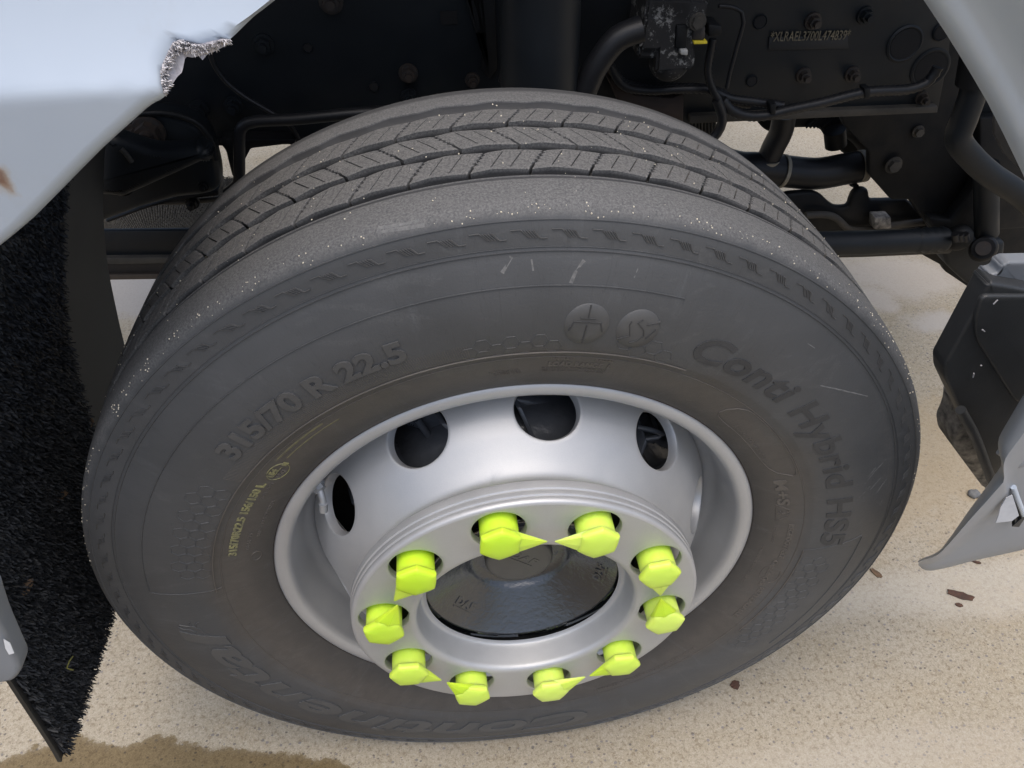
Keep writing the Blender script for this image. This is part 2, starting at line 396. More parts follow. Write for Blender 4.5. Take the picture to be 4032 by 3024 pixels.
def wave(a, amp=.0022, ph=0.0):
    t = (a / DT + ph) % 1.0
    return amp * (2 * t / .62 - 1 if t < .62 else 1 - 2 * (t - .62) / .38)
def tyre():
    # profile columns: (y, R, wave amplitude on y)
    C = [(y, R, 0) for y, R in SIDE] 
    C += [(-.0885, .5042, 0), (-.0880, .5026, 0), (-.0835, .5024, 0), (-.0829, .5034, 0), (-.0805, .5034, 0), (-.0799, .4985, 0), (-.0793, .4965, 0), (.055, .4965, 0), (.0745, .4965, 1), (.0765, .4985, 1), (.078, .5045, 1), (.080, .5050, .5), (.10, .5040, 0), (.115, .5025, 0)]
    C += [(-y, R, 0) for y, R in reversed([p for p in SIDE if p[1] < .5025])]
    P = [C[0]]
    for a, b in zip(C, C[1:]):
        k = max(1, int(math.dist(a[:2], b[:2]) / .0075))
        P += [tuple(a[q] + (b[q] - a[q]) * (j + 1) / k for q in range(3)) for j in range(k)]
    n = 1160; V = np.zeros((n * len(P), 3)); m = len(P)
    for i in range(n):
        a = 2 * PI * i / n; c, s = math.cos(a), math.sin(a)
        for q, (y, R, wv) in enumerate(P):
            if wv: y = y + wv * wave(a, .0022)
            dd = flat_d(R, a); rr = R - dd
            zz = rr * s
            if zz < GZ + .0004: zz = GZ + .0004
            V[i * m + q] = (rr * c, y - dd * .25 * (1 if y < 0 else -1), zz)
    Fc = [(i * m + q, i * m + q + 1, ((i + 1) % n) * m + q + 1, ((i + 1) % n) * m + q) for i in range(n) for q in range(m - 1)]
    return mesh_obj('tyre', V, Fc, RUB, truck, 40, label='worn black truck tyre with dusty ribbed tread')
TY = tyre()

def block_mesh(name, y0, y1, slant, zz0, flip):
    """one tread block: wavy long sides, zigzag sipe ends, two shallow slits"""
    nu = 14; us = np.linspace(0, 1, nu)
    vs = [0, .03, .14, .22, .318, .326, .340, .348,   .5, .58, .652, .660, .674, .682, .86, .97, 1]
    nv = len(vs); gap = .0030 / .507
    def endoff(i, zf=1.0):
        u = us[i]; z = slant * (u - .5)
        if zz0 and .24 < u < .98: z += (.0015 if i % 2 else -.0015) * zf
        return z
    V = []; 
    for i, u in enumerate(us):
        for j, v in enumerate(vs):
            a = v * DT; a = a * (1 - gap / DT) + gap / 2
            wob = wave(a, .0019, 0 if i == 0 or i == nu - 1 else 0)
            y = y0 + (y1 - y0) * u + wob
            R = .5072 - 0.42 * y * y
            if j in (5, 6, 11, 12) and .1 < u < .86: R -= .0022
            if i in (0, nu - 1): R -= .0005
            if j in (0, nv - 1): R -= .0004
            if flip: a2 = a + endoff(i, 1.0 if v < .05 or v > .95 else 0) / .507
            else: a2 = a - endoff(i, 1.0 if v < .05 or v > .95 else 0) / .507
            V.append((R * math.cos(a2), y, R * math.sin(a2)))
    Fc = [(i * nv + j, i * nv + j + 1, (i + 1) * nv + j + 1, (i + 1) * nv + j) for i in range(nu - 1) for j in range(nv - 1)]
    loop = [i * nv for i in range(nu)] + [(nu - 1) * nv + j for j in range(1, nv)] + [i * nv + nv - 1 for i in range(nu - 2, -1, -1)] + [j for j in range(nv - 2, 0, -1)]
    b = len(V)
    for q in loop:
        x, y, z = V[q]; f = .4955 / math.hypot(x, z); 
        V.append((x * f, y, z * f))
    k = len(loop)
    for q in range(k): Fc.append((loop[q], loop[(q + 1) % k], b + (q + 1) % k, b + q))
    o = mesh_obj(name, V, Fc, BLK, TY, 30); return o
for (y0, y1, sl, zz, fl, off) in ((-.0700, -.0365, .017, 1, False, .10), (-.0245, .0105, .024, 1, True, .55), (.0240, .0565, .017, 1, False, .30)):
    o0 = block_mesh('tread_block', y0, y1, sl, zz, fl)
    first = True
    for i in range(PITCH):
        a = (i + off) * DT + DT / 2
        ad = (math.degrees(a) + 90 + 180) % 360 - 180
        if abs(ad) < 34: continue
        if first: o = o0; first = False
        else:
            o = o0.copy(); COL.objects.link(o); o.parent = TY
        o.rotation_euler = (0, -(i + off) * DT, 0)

# ---- lettering and markings moulded into the sidewall
def text_geo(txt, size, ext, bold=0.0, shear=0.0, maxedge=.006, sx=1.0, spacing=1.0):
    cu = bpy.data.curves.new('t', 'FONT'); cu.body = txt; cu.size = size; cu.extrude = ext; cu.offset = bold; cu.shear = shear
    cu.align_x = 'CENTER'; cu.resolution_u = 4; cu.space_character = spacing
    ob = bpy.data.objects.new('t', cu); COL.objects.link(ob)
    me = bpy.data.meshes.new_from_object(ob.evaluated_get(bpy.context.evaluated_depsgraph_get()))
    bpy.data.objects.remove(ob); bpy.data.curves.remove(cu)
    bm = bmesh.new(); bm.from_mesh(me); bpy.data.meshes.remove(me)
    bmesh.ops.remove_doubles(bm, verts=bm.verts, dist=1e-6)
    bmesh.ops.triangulate(bm, faces=bm.faces)
    for _ in range(3):
        L = [e for e in bm.edges if e.calc_length() > maxedge]
        if not L: break
        bmesh.ops.subdivide_edges(bm, edges=L, cuts=1); bmesh.ops.triangulate(bm, faces=bm.faces)
    for v in bm.verts: v.co.x *= sx
    return bm
def arc_text(txt, ang, R, size, h=.0009, bold=0.0, shear=0.0, width=None, mat=None, below=.0006, spacing=1.0, label=None, flip=False):
    bm = text_geo(txt, size, .5, bold, shear, .007, 1.0, spacing)
    xs = [v.co.x for v in bm.verts]; w0 = max(xs) - min(xs); xc = (max(xs) + min(xs)) / 2; sx = (width / w0) if width else 1
    for v in bm.verts:
        u = (v.co.x - xc) * sx; r = R + v.co.y; a = math.radians(ang) - u / (R + size * .35)
        if flip: a = math.radians(ang) + u / (R + size * .35); r = R + size * .7 - v.co.y
        v.co = sp(r, a, h if v.co.z > 0 else -below)
    return bm_obj('lettering', bm, mat or LETTER, TY, 40, label)
D = math.radians
arc_text('315/70 R 22.5', 122.3, .3835, .0310, .0019, .0011, width=.222, label='raised tyre size 315/70 R 22.5')
arc_text('Conti Hybrid HS5', 33.5, .3780, .0420, .0009, .0009, .15, width=.438, mat=DARKLET, spacing=1.04, label='hatched dark tread name Conti Hybrid HS5')
arc_text('Continental', -124.5, .3770, .0660, .0013, .0014, .25, width=.70, mat=LETTERC, label='moulded maker name Continental')
arc_text('TUBELESS', 84.1, .3488, .0062, .0007, .0002, width=.0245, mat=LETTERB)
arc_text('RADIAL', 77.2, .3488, .0062, .0007, .0002, width=.0185, mat=LETTERB)
arc_text('LOAD RANGE  L', 80.8, .3385, .0088, .0008, .0003, width=.063, mat=LETTERB)
arc_text('MAX. LOAD SINGLE 4000 KG AT 900 KPA COLD', 81.5, .3335, .0038, .0005, width=.064, mat=LETTERB)
arc_text('MAX. LOAD DUAL 3350 KG AT 900 KPA COLD', 81.5, .3288, .0038, .0005, width=.062, mat=LETTERB)
arc_text('PLIES: TREAD 5 STEEL', 93.2, .3325, .0036, .0005, width=.030, mat=LETTERB)
arc_text('SIDEWALL 1 STEEL', 92.6, .3282, .0036, .0005, width=.026, mat=LETTERB)
arc_text('315/70R22.5 156/150 L', 153.8, .3372, .0118, .0010, .0004, width=.131, mat=YEL, label='raised size marking with worn yellow paint')
arc_text('154', 139.6, .3375, .0078, .0009, .0003, width=.0140, mat=YEL); arc_text('150', 139.4, .3282, .0078, .0008, .0003, width=.0140, mat=LETTERB); arc_text('M', 136.6, .3335, .0074, .0009, .0003, mat=YEL)
arc_text('0044775', 161, .3235, .0062, .0006, width=.030, mat=LETTERB); arc_text('04157/19 S2WR235', 154, .3150, .0056, .0006, width=.066, mat=LETTERB)
arc_text('0491 2421', 145, .3290, .0052, .0006, width=.028, mat=LETTERB)
arc_text('M+S', 19.2, .3235, .0185, .0010, .0005, width=.050, label='raised M+S mark', mat=LETTERB)
arc_text('REGROOVABLE', 2.2, .3370, .0086, .0008, .0002, width=.071, mat=LETTERB)
arc_text('ContiLifeCycle', -9.6, .3330, .0085, .0008, .0002, width=.056, mat=LETTERB)
arc_text('RETREADABLE', -20.8, .3370, .0088, .0008, .0002, width=.071, mat=LETTERB)
arc_text('RADIAL CONTINENTAL', 38, .3225, .0060, .0004, width=.075, mat=LETTERB)
arc_text('contitread', 4, .3215, .0068, .0006, 0, .3, width=.035, mat=LETTERB)
arc_text('CONTINENTAL BARUM E4 00R-002', -8, .3130, .0045, .0005, width=.08, mat=LETTERB)
arc_text('ENGINEERED BY CONTINENTAL IN GERMANY', -56, .3420, .0068, .0006, width=.175, mat=LETTERB)

def ridge(name, paths, wd, h, mat, label=None, kind=None, below=.0004):
    """thin raised lines on the sidewall: paths of (R, angle in radians)"""
    V = []; Fc = []
    for path in paths:
        Q = [path[0]]
        for a, b in zip(path, path[1:]):
            L = math.hypot(a[0] - b[0], .4 * (a[1] - b[1])); k = max(1, int(L / .008))
            Q += [(a[0] + (b[0] - a[0]) * (j + 1) / k, a[1] + (b[1] - a[1]) * (j + 1) / k) for j in range(k)]
        b0 = len(V); m = len(Q)
        for i, (R, a) in enumerate(Q):
            p, q = Q[max(0, i - 1)], Q[min(m - 1, i + 1)]
            tR, tA = q[0] - p[0], (q[1] - p[1]) * R; L = math.hypot(tR, tA) or 1; nR, nA = -tA / L, tR / L
            for s, hh in ((-1, -below), (-.45, h), (.45, h), (1, -below)):
                V.append(sp(R + nR * wd * s / 2, a + nA * wd * s / 2 / R, hh))
        for i in range(m - 1):
            for j in range(3): o = b0 + i * 4 + j; Fc.append((o, o + 1, o + 5, o + 4))
        Fc.append((b0, b0 + 1, b0 + 2, b0 + 3)); e = b0 + (m - 1) * 4; Fc.append((e, e + 1, e + 2, e + 3))
    return mesh_obj(name, V, Fc, mat, TY, 50, label=label, kind=kind)
def arc(R, a0, a1, n=60): return [(R, D(a0 + (a1 - a0) * i / n)) for i in range(n + 1)]
# shoulder glyphs
g0 = None
for i in range(86):
    a = 93.75 + i * 360 / 86
    ad = (a + 90 + 180) % 360 - 180
    if abs(ad) < 13: continue
    if abs(ad) < 50 or g0 is None or True:
        W_ = math.degrees(.0305 / .4785) / 2; R0, R1 = .4750, .4826
        def A(t): return D(a - (t) * W_)
        P = [[(R1, A(-1.0)), (R1, A(-.45)), (R0 + .001, A(.02))]]
        for k in range(4):
            o = -.28 + k * .155; P.append([(R1 - .0006, A(o)), (R0 + .0006, A(o + .40))])
        P.append([(R1 - .001, A(.30)), (R0, A(.66)), (R0, A(1.05))])
        ridge('shoulder_mark', P, .0011, .0011, LETTER)
ridge('moulded_line', [arc(.4905, 0, 360, 360)], .0016, .0010, RUB); ridge('moulded_line', [arc(.4640, 0, 360, 360)], .0012, .0009, RUB); ridge('moulded_line', [arc(.4672, 0, 360, 360)], .0008, .0006, RUB)
ridge('moulded_line', [arc(.4348, 70.5, 174.3, 160)], .0013, .0010, RUB)
ridge('moulded_line', [arc(.4350, 2, -32, 60)], .0013, .0010, RUB)
ridge('moulded_line', [arc(.3612, 64, 175, 160), arc(.3612, -30, 0, 60)], .0016, .0012, LETTERB)
ridge('moulded_line', [arc(.3530, 0, 360, 360)], .0010, .0006, LETTERB)
ridge('moulded_line', [[(.3545, D(174.1)), (.4330, D(174.6))]], .0010, .0008, RUB); ridge('moulded_line', [[(.3612, D(.3)), (.4340, D(2.6))]], .0010, .0008, RUB)
# rounded panel outline beside M+S
ridge('moulded_panel_outline', [arc(.3510, 46.5, 26.5, 30) + [(.3495, D(25.2)), (.346, D(24.6)), (.330, D(26.2)), (.3235, D(28.2))] + [(.3205, D(31))] + arc(.3190, 34, 47, 20) + [(.3215, D(49.3)), (.327, D(50.4)), (.336, D(50.2)), (.345, D(49.0)), (.350, D(47.6)), (.3510, D(46.5))]], .0010, .0009, LETTERB)
def oval(R, ang, a, b, tilt=0, n=36, ph=0, span=360):
    out = []
    for i in range(n + 1):
        t = D(ph + span * i / n); u = a * math.cos(t); v = b * math.sin(t)
        u, v = u * math.cos(tilt) - v * math.sin(tilt), u * math.sin(tilt) + v * math.cos(tilt)
        out.append((R + v, D(ang) - u / R))
    return out
ridge('moulded_oval', [oval(.3355, 139.0, .0145, .0098)], .0008, .0009, YEL); ridge('moulded_oval', [[(.3362, D(140.8)), (.3362, D(137.6))]], .0007, .0009, YEL)
ridge('moulded_oval', [oval(.3160, 166.5, .008, .0055)], .0008, .0007, LETTERB)
ridge('moulded_arrow', [oval(.3380, -9.8, .019, .0115, ph=20, span=100), oval(.3380, -9.8, .019, .0115, ph=205, span=100)], .0012, .0008, LETTERB)
# snowflake mountain triangle after M+S
ridge('snow_mountain_mark', [[(.3215, D(15.0)), (.3360, D(13.3)), (.3330, D(12.7)), (.3375, D(12.0)), (.3330, D(11.3)), (.3350, D(10.9)), (.3215, D(9.2)), (.3215, D(15.0))],
       [(.3235, D(12.1)), (.3315, D(12.1))], [(.3255, D(12.8)), (.3295, D(11.4))], [(.3255, D(11.4)), (.3295, D(12.8))]], .0009, .0008, LETTERB)
# the two road badges: road shape and S-bend
def disc_badge(ang, R, rad):
    V = [sp(R, D(ang), .0012)]; n = 40
    for ring, hh in ((.5, .0012), (.93, .0012), (1.0, -.0004)):
        for i in range(n):
            t = 2 * PI * i / n; V.append(sp(R + rad * ring * math.sin(t) * 1.08, D(ang) - rad * ring * math.cos(t) / R, hh))
    Fc = [(0, 1 + i, 1 + (i + 1) % n) for i in range(n)]
    for k in range(2):
        for i in range(n): b = 1 + k * n; Fc.append((b + i, b + (i + 1) % n, b + n + (i + 1) % n, b + n + i))
    return mesh_obj('road_badge', V, Fc, LETTER, TY, 50)
def dd(ang, R, pts, wd, h=.0018):
    ridge('badge_mark', [[(R + v * 1.0, D(ang) - u / R) for u, v in p] for p in pts], wd, h, DARKLET)
b1, r1 = 82.0, .3962; disc_badge(b1, r1, .0212)
dd(b1, r1, [[(-.016, -.006), (-.0125, .0035), (.0125, .0035), (.016, -.006)], [(0, .0), (0, -.021)], [(0, .0215), (0, .0085)], [(-.007, .0075), (.007, .0075)]], .0024)
b2, r2 = 74.9, .3962; disc_badge(b2, r2, .0205)
dd(b2, r2, [[(-.016, -.013), (-.005, -.0075), (-.0095, .004), (-.009, .0085)], [(.001, .012), (-.003, .008), (.0055, .001), (.008, -.005), (.003, -.0125), (-.003, -.0155)], [(.006, .007), (.0175, .0125)], [(.011, -.008), (.0165, .004)]], .0022)
# leaping horse outline before the maker's name
HB = lambda pts: [(.4030 + v, D(-173.5) - u / .403) for u, v in pts]
ridge('horse_emblem', [HB([(-.026, -.014), (-.020, -.004), (-.010, .002), (.002, .001), (.010, .006), (.012, .014), (.017, .018), (.021, .015)]), HB([(.021, .015), (.018, .008), (.016, .000), (.008, -.006), (-.004, -.007), (-.012, -.012)]),
      HB([(.014, .001), (.023, .004), (.026, .000)]), HB([(.012, -.003), (.021, -.004), (.024, -.009)]), HB([(-.012, -.010), (-.020, -.016), (-.014, -.022)]), HB([(-.018, -.004), (-.026, -.006), (-.031, -.013)])], .0012, .0009, LETTER)
# honeycomb pattern bands
def honey(a0, a1, R0=.3640, rows=3, s=.0098):
    P = []; Rm = .385; seen = set()
    hx = s * math.sqrt(3)
    ncol = int((a1 - a0) * PI / 180 * Rm / (1.5 * s))
    for c in range(ncol):
        for r in range(rows):
            cx = c * 1.5 * s; cy = (r + .5 * (c % 2)) * hx + s * .8
            if cy + hx / 2 > .044 and r: continue
            pts = [(cx + s * .93 * math.cos(PI / 3 * k), cy + s * .93 * math.sin(PI / 3 * k)) for k in range(7)]
            for q in range(6):
                k1 = tuple(round(x * 3000) for x in (pts[q][0] + pts[q + 1][0], pts[q][1] + pts[q + 1][1]))
                P.append([(R0 + pts[q][1] * .98, D(a0) + pts[q][0] / Rm), (R0 + pts[q + 1][1] * .98, D(a0) + pts[q + 1][0] / Rm)])
    ridge('honeycomb_pattern', P, .0016, .0004, RUB, kind='stuff')
honey(147, 172); honey(69, 79, .3625, 1); honey(86, 101, .3625, 1, .0090); honey(-34, -1)
def side_px(px, py):
    q = at(px, py, 'y', -.150)
    for _ in range(4): q = at(px, py, 'y', side_y(math.hypot(q.x, q.z)))
    return (math.hypot(q.x, q.z), math.atan2(q.z, q.x))
SCUFF = simple('pale_scuff', (.17, .17, .168), (.085, .088, .092), .85, nscale=260)
def scuff(pts, wd): ridge('scuff_mark', [[side_px(*p) for p in pts]], wd, .00012, SCUFF, below=.00005)
for pts, wd in (([(1772, 833), (1830, 846), (1874, 856)], .0016),
                ([(1868, 1045), (1890, 1018), (1914, 992)], .0012), ([(1880, 1058), (1900, 1035), (1920, 1012)], .0010), ([(1876, 1030), (1892, 1010)], .0010), ([(1893, 1066), (1908, 1044), (1916, 1034)], .0014),
                ([(1900, 1090), (1908, 1078)], .0018), ([(1233, 612), (1243, 588), (1262, 562)], .0040), ([(1148, 560), (1152, 585)], .0018), ([(1370, 600), (1378, 580)], .0014), ([(1085, 590), (1105, 555)], .0050),
                ([(1855, 1075), (1880, 1050)], .0008), ([(1745, 742), (1760, 752)], .0012), ([(1905, 1110), (1915, 1098)], .0010)):
    scuff(pts, wd)
ridge('scuff_mark', [[(.5002, D(104.0)), (.4994, D(102.4)), (.4990, D(100.8)), (.4993, D(100.0))]], .0016, .00015, SCUFF, below=.00005); ridge('scuff_mark', [[(.4985, D(104.2)), (.4972, D(102.2)), (.4962, D(100.6)), (.4960, D(99.6))]], .0028, .00015, SCUFF, below=.00005)
# yellow crayon strokes near the bead
ridge('crayon_stroke', [[(.3470, D(136.5)), (.3480, D(124.5))]], .0042, .0002, YEL2); ridge('crayon_stroke', [[(.3395, D(135.0)), (.3415, D(122.0))]], .0030, .0002, YEL2)
# hatching ribs behind the size lettering
ridge('hatched_ribs', [[(.3635, D(a)), (.3810, D(a + .25))] for a in np.arange(98, 143, .34)], .0006, .0003, LETTERB, kind='stuff')

# sand grains caught on tread and shoulder
def grains(n=430):
    bm = bmesh.new()
    for _ in range(n):
        a = D(rng.uniform(8, 172))
        if rng.random() < .5: y = -.124 - .0095 * rng.random() ** 1.5; R = np.interp(-y, [.120, .1275, .1322, .135], [.5018, .4990, .4945, .4885]) + .0002
        else: y = rng.uniform(-.12, .07); R = .5076 - .42 * y * y if y > -.066 else .504
        s = rng.uniform(.0004, .0011)
        mt = Matrix.Translation((R * math.cos(a), y, R * math.sin(a))) @ Euler(rng.uniform(0, 6, 3)).to_matrix().to_4x4() @ Matrix.Diagonal((s, s * .8, s * .7, 1))
        bmesh.ops.create_icosphere(bm, subdivisions=1, radius=1, matrix=mt)
    return bm_obj('sand_grains', bm, SAND, TY, kind='stuff')
grains()

# ---- rim, disc, nut ring, hub
RIMP = [(-.104, .2935), (-.112, .2965), (-.1185, .2985), (-.1240, .2982), (-.1270, .2955), (-.1280, .2905), (-.1270, .2845), (-.1235, .2800), (-.1180, .2780),
        (-.110, .2768), (-.098, .2745), (-.080, .2705), (-.068, .2675), (-.061, .2640), (-.056, .2590), (-.050, .2560), (-.040, .2550), (.06, .2535), (.09, .262), (.115, .272), (.124, .29), (.118, .2985), (.105, .2935)]
V, Fc = lathe(smooth_prof(RIMP, .004), 300)
rim = mesh_obj('wheel_rim', V, Fc, SIL, truck, 60, label='silver painted steel rim flange and barrel')
V, Fc = lathe([(-.1120, .2962), (-.1235, .2996), (-.1265, .2980)], 300)
mesh_obj('rust_line', V, Fc, RUSTRIM, rim, 60)

def holed_sector(prof, Rof, s0, s1, sc, hole, nsec, mat, name, parent, lip=.0022, depth=.006, phase=0.0, m=64, rows=10):
    """surface of revolution with a round hole in each of nsec sectors. prof(s)->(y,R); hole(phi, r_add)->(theta, s)"""
    half = PI / nsec; V = []; Fc = []
    def P3(th, s, d=0.0):
        y, R = prof(s); y2, R2 = prof(s + 1e-4); ty, tR = y2 - y, R2 - R; L = math.hypot(ty, tR) or 1
        ny, nR = tR / L, -ty / L
        if ny > 0: ny, nR = -ny, -nR          # outward = towards -y
        return (y - ny * d, R - nR * d, th)
    base = []
    phis = [2 * PI * i / m for i in range(m)]
    bnd = []
    for ph in phis:
        h = hole(ph, 0); dth, ds = h[0], h[1] - sc
        t = 1e9
        if dth > 1e-9: t = min(t, half / dth)
        if dth < -1e-9: t = min(t, -half / dth)
        if ds > 1e-9: t = min(t, (s1 - sc) / ds)
        if ds < -1e-9: t = min(t, (s0 - sc) / ds)
        bnd.append([dth * t, sc + ds * t])
    for cs in (s0, s1):
        k = min(range(m), key=lambda i: ((bnd[i][0] - half) * .2) ** 2 + (bnd[i][1] - cs) ** 2)
        bnd[k] = [half, cs]; bnd[(m // 2 - k) % m] = [-half, cs]
    for sec in range(nsec):
        th0 = phase + sec * 2 * half; b = len(V); rings = 0
        for (ra, dp) in ((0, depth + .004), (0, depth), (0, lip), (lip * .29, lip * .29), (lip, 0)):
            for ph in phis:
                h = hole(ph, ra); y, R, th = P3(h[0], h[1], dp); V.append((R * math.cos(th0 + th), y, R * math.sin(th0 + th)))
            rings += 1
        for j in range(1, rows + 1):
            f = j / rows
            for i, ph in enumerate(phis):
                h = hole(ph, lip); th = h[0] + (bnd[i][0] - h[0]) * f; s = h[1] + (bnd[i][1] - h[1]) * f
                y, R, th = P3(th, s); V.append((R * math.cos(th0 + th), y, R * math.sin(th0 + th)))
            rings += 1
        for j in range(rings - 1):
            for i in range(m): q = b + j * m; Fc.append((q + i, q + (i + 1) % m, q + m + (i + 1) % m, q + m + i))
    return mesh_obj(name, V, Fc, mat, parent, 45, merge=2e-5)
PH = 1.7601
# disc with hand holes
DISC = smooth_prof([(-.050, .2560), (-.060, .2535), (-.075, .2485), (-.090, .2425), (-.105, .2350), (-.120, .2255), (-.133, .2150), (-.144, .2060), (-.152, .2000), (-.157, .1960), (-.161, .1900), (-.1630, .182)], .001)
cum = [0]
for a, b in zip(DISC, DISC[1:]): cum.append(cum[-1] + math.dist(a, b))
DY = np.array([p[0] for p in DISC]); DR = np.array([p[1] for p in DISC]); CU = np.array(cum)
def dprof(s): return float(np.interp(s, CU, DY)), float(np.interp(s, CU, DR))
SC = float(np.interp(.098, -DY, CU)) ; SMAX = cum[-1]
def dhole(ph, ra):
    r = .0365 + ra; s = SC + r * math.sin(ph); R = dprof(s)[1]; return (r * math.cos(ph) / R * 1.02, s)
disc = holed_sector(dprof, None, .002, SMAX - .0002, SC, dhole, 10, SIL, 'wheel_disc', truck, .0020, .008, D(82.0), 128, 18)
V, Fc = lathe([(-.1630, .182), (-.1632, .141), (-.150, .1405), (-.150, .175)], 200)
mesh_obj('mounting_face', V, Fc, CHAS2, disc, 40)
# nut guard ring
YR = -.2028
def rprof(s): return YR, s
def rhole(ph, ra):
    r = .0288 + ra; x = .1675 + r * math.sin(ph); z = r * math.cos(ph); return (math.atan2(z, x), math.hypot(x, z))
ring = holed_sector(rprof, None, .1385, .2005, .1675, rhole, 10, SIL, 'nut_guard_ring', truck, .0026, .005, PH, 64, 8)
ring['label'] = 'silver stepped nut guard ring with ten holes'
V, Fc = lathe([(YR, .2005), (-.2023, .2030), (-.2010, .2046), (-.1985, .2052), (-.1955, .2054), (-.1945, .2044), (-.1932, .2044), (-.1922, .2058), (-.1875, .2060), (-.1865, .2050), (-.1850, .2050), (-.1840, .2064), (-.1760, .2066), (-.1735, .2055), (-.1725, .2030)], 300)
mesh_obj('stepped_edge', V, Fc, SIL, ring, 50)
V, Fc = lathe(smooth_prof([(YR, .1386), (-.2024, .1350), (-.2008, .1318), (-.1975, .1298), (-.190, .1285), (-.175, .1262), (-.1695, .1248), (-.1680, .1225), (-.1680, .1180)], .0015), 260)
mesh_obj('inner_lip', V, Fc, SIL, ring, 60)
# hub bowl
HUBP = smooth_prof([(-.112, .0), (-.112, .045), (-.1135, .058), (-.1165, .0635), (-.1215, .068), (-.1290, .078), (-.1385, .091), (-.1475, .1035), (-.1540, .1120), (-.1580, .1170)], .002) + [(-.1590, .1185), (-.1585, .1200), (-.156, .1212), (-.150, .123), (-.146, .128), (-.146, .140)]
V, Fc = lathe(HUBP, 220)
hub = mesh_obj('wheel_hub', V, Fc, HUBM, truck, 60, label='glossy black dished hub inside the ring')
V, Fc = lathe(smooth_prof([(-.108, .0440), (-.122, .0432), (-.1268, .0418), (-.1280, .0395), (-.1275, .036), (-.1270, .0001)], .002), 120)
hcap = mesh_obj('hub_cap', V, Fc, HUBCAP, hub, 60)
def flat_text(name, txt, size, origin, u, v, h, mat, parent, bold=.0004, width=None, underline=False, label=None):
    bm = text_geo(txt, size, .5, bold, 0, 1.0)
    n = Vector(u).cross(Vector(v)).normalized(); xs = [q.co.x for q in bm.verts]; sx = width / (max(xs) - min(xs)) if width else 1
    if underline:
        bmesh.ops.create_cube(bm, size=1, matrix=Matrix.Translation((0, -size * .28, 0)) @ Matrix.Diagonal(((width or size * 2.2) / sx, size * .13, 1, 1)))
    for q in bm.verts: q.co = Vector(origin) + Vector(u) * q.co.x * sx + Vector(v) * (q.co.y - size * .35) + n * (h if q.co.z > 0 else -h)
    return bm_obj(name, bm, mat, parent, 40, label)
for A_, R_ in ((-139, .0945), (-8, .1000)):
    a = D(A_); yy = float(np.interp(R_, [p[1] for p in HUBP[:-6]], [p[0] for p in HUBP[:-6]]))
    er = Vector((math.cos(a), 0, math.sin(a))); et = Vector((-math.sin(a), 0, math.cos(a)))
    slope = Vector((0, -.0095, 0)) + er * .0128; slope.normalize()     # outward along the bowl
    flat_text('lettering', 'DAF', .0140, Vector((R_ * math.cos(a), yy, R_ * math.sin(a))), et, -slope, .0017, HUBM, hub, .0007, .032, True)
flat_text('lettering', 'DAF', .0150, Vector((.006, -.1272, .006)), Vector((math.cos(D(-38)), 0, math.sin(D(-38)))), Vector((-math.sin(D(-38)), 0, math.cos(D(-38)))), .0007, HUBCAP, hub, .0005, .040, True)
for A_ in (-60, 60, 180):
    a = D(A_ - 12); bolt('hub_screw', (.0545 * math.cos(a), -.1125, .0545 * math.sin(a)), .0036, BRAKE, hub, h=.003, stud=False)
# cast notches round the hub edge
for A_ in range(0, 360, 45):
    a = D(A_ - 112); prism('hub_lug', [Vector((R_ * math.cos(a + t), -.150, R_ * math.sin(a + t))) for R_, t in ((.1190, -.13), (.1190, .13), (.1235, .12), (.1235, -.12))], (0, -.0095, 0), HUBM, hub, .0015)
# valve stem
vs = tube('valve_stem', [at(686, 1052, 'y', -.088), at(692, 1062, 'y', -.094), at(697, 1078, 'y', -.098), at(698, 1094, 'y', -.100)], .0042, SIL, truck, 14, label='bent silver tyre valve in a hand hole')
bolt('valve_nut', at(685, 1050, 'y', -.090), .0075, SIL, vs, (.5, -.6, -.3), h=.007, stud=False)
tube('valve_cap', [at(698, 1087, 'y', -.1005), at(699, 1103, 'y', -.1015)], .0053, SIL, vs, 16, sm=False)

# ---- brake parts behind the disc
V, Fc = lathe(smooth_prof([(-.145, .10), (-.140, .150), (-.120, .172), (-.085, .178), (-.06, .190), (.0, .192), (.05, .192)], .006), 120)
drum = mesh_obj('brake_drum', V, Fc, BRAKE, truck, 50, label='glossy black brake casting behind the hand holes')
for A_ in np.arange(10, 370, 24):
    a = D(A_)
    prism('cooling_rib', [Vector((R_ * math.cos(a + t), y_, R_ * math.sin(a + t))) for R_, y_, t in ((.176, -.090, 0), (.212, -.070, .10), (.218, -.030, .16), (.185, -.03, .10))], Vector((-math.sin(a), 0, math.cos(a))) * .006, BRAKE, drum, .0015)
prism('caliper', [at(*p, 'y', -.045) for p in rounded([(1092, 858), (1140, 866), (1200, 880), (1275, 890), (1275, 932), (1225, 940), (1160, 944), (1118, 940), (1092, 920)], 8)], (0, .05, 0), BRAKE, drum, .010, 4, 60)
prism('brake_arm', [at(*p, 'y', -.045) for p in rounded([(905, 850), (980, 845), (985, 962), (962, 990), (925, 945), (880, 925), (845, 922), (836, 900), (870, 868)], 10)], (0, .05, 0), BRAKE, drum, .010, 4, 60)
tube('cast_rib', [at(*p, 'y', -.052) for p in ((900, 905), (925, 940), (962, 996))], .0045, BRAKE, drum)
prism('brake_arm', [at(*p, 'y', -.045) for p in rounded([(1375, 948), (1420, 945), (1440, 962), (1478, 955), (1482, 1022), (1440, 1034), (1380, 1012)], 8)], (0, .05, 0), BRAKE, drum, .010, 4, 60)
tube('cast_rib', [at(*p, 'y', -.054) for p in ((1375, 922), (1412, 930), (1432, 938), (1420, 944), (1375, 952))], .0035, BRAKE, drum)
V, Fc = lathe([(.02, .10), (.02, .2530)], 120); mesh_obj('backing_plate', V, Fc, CHAS2, drum, 40)

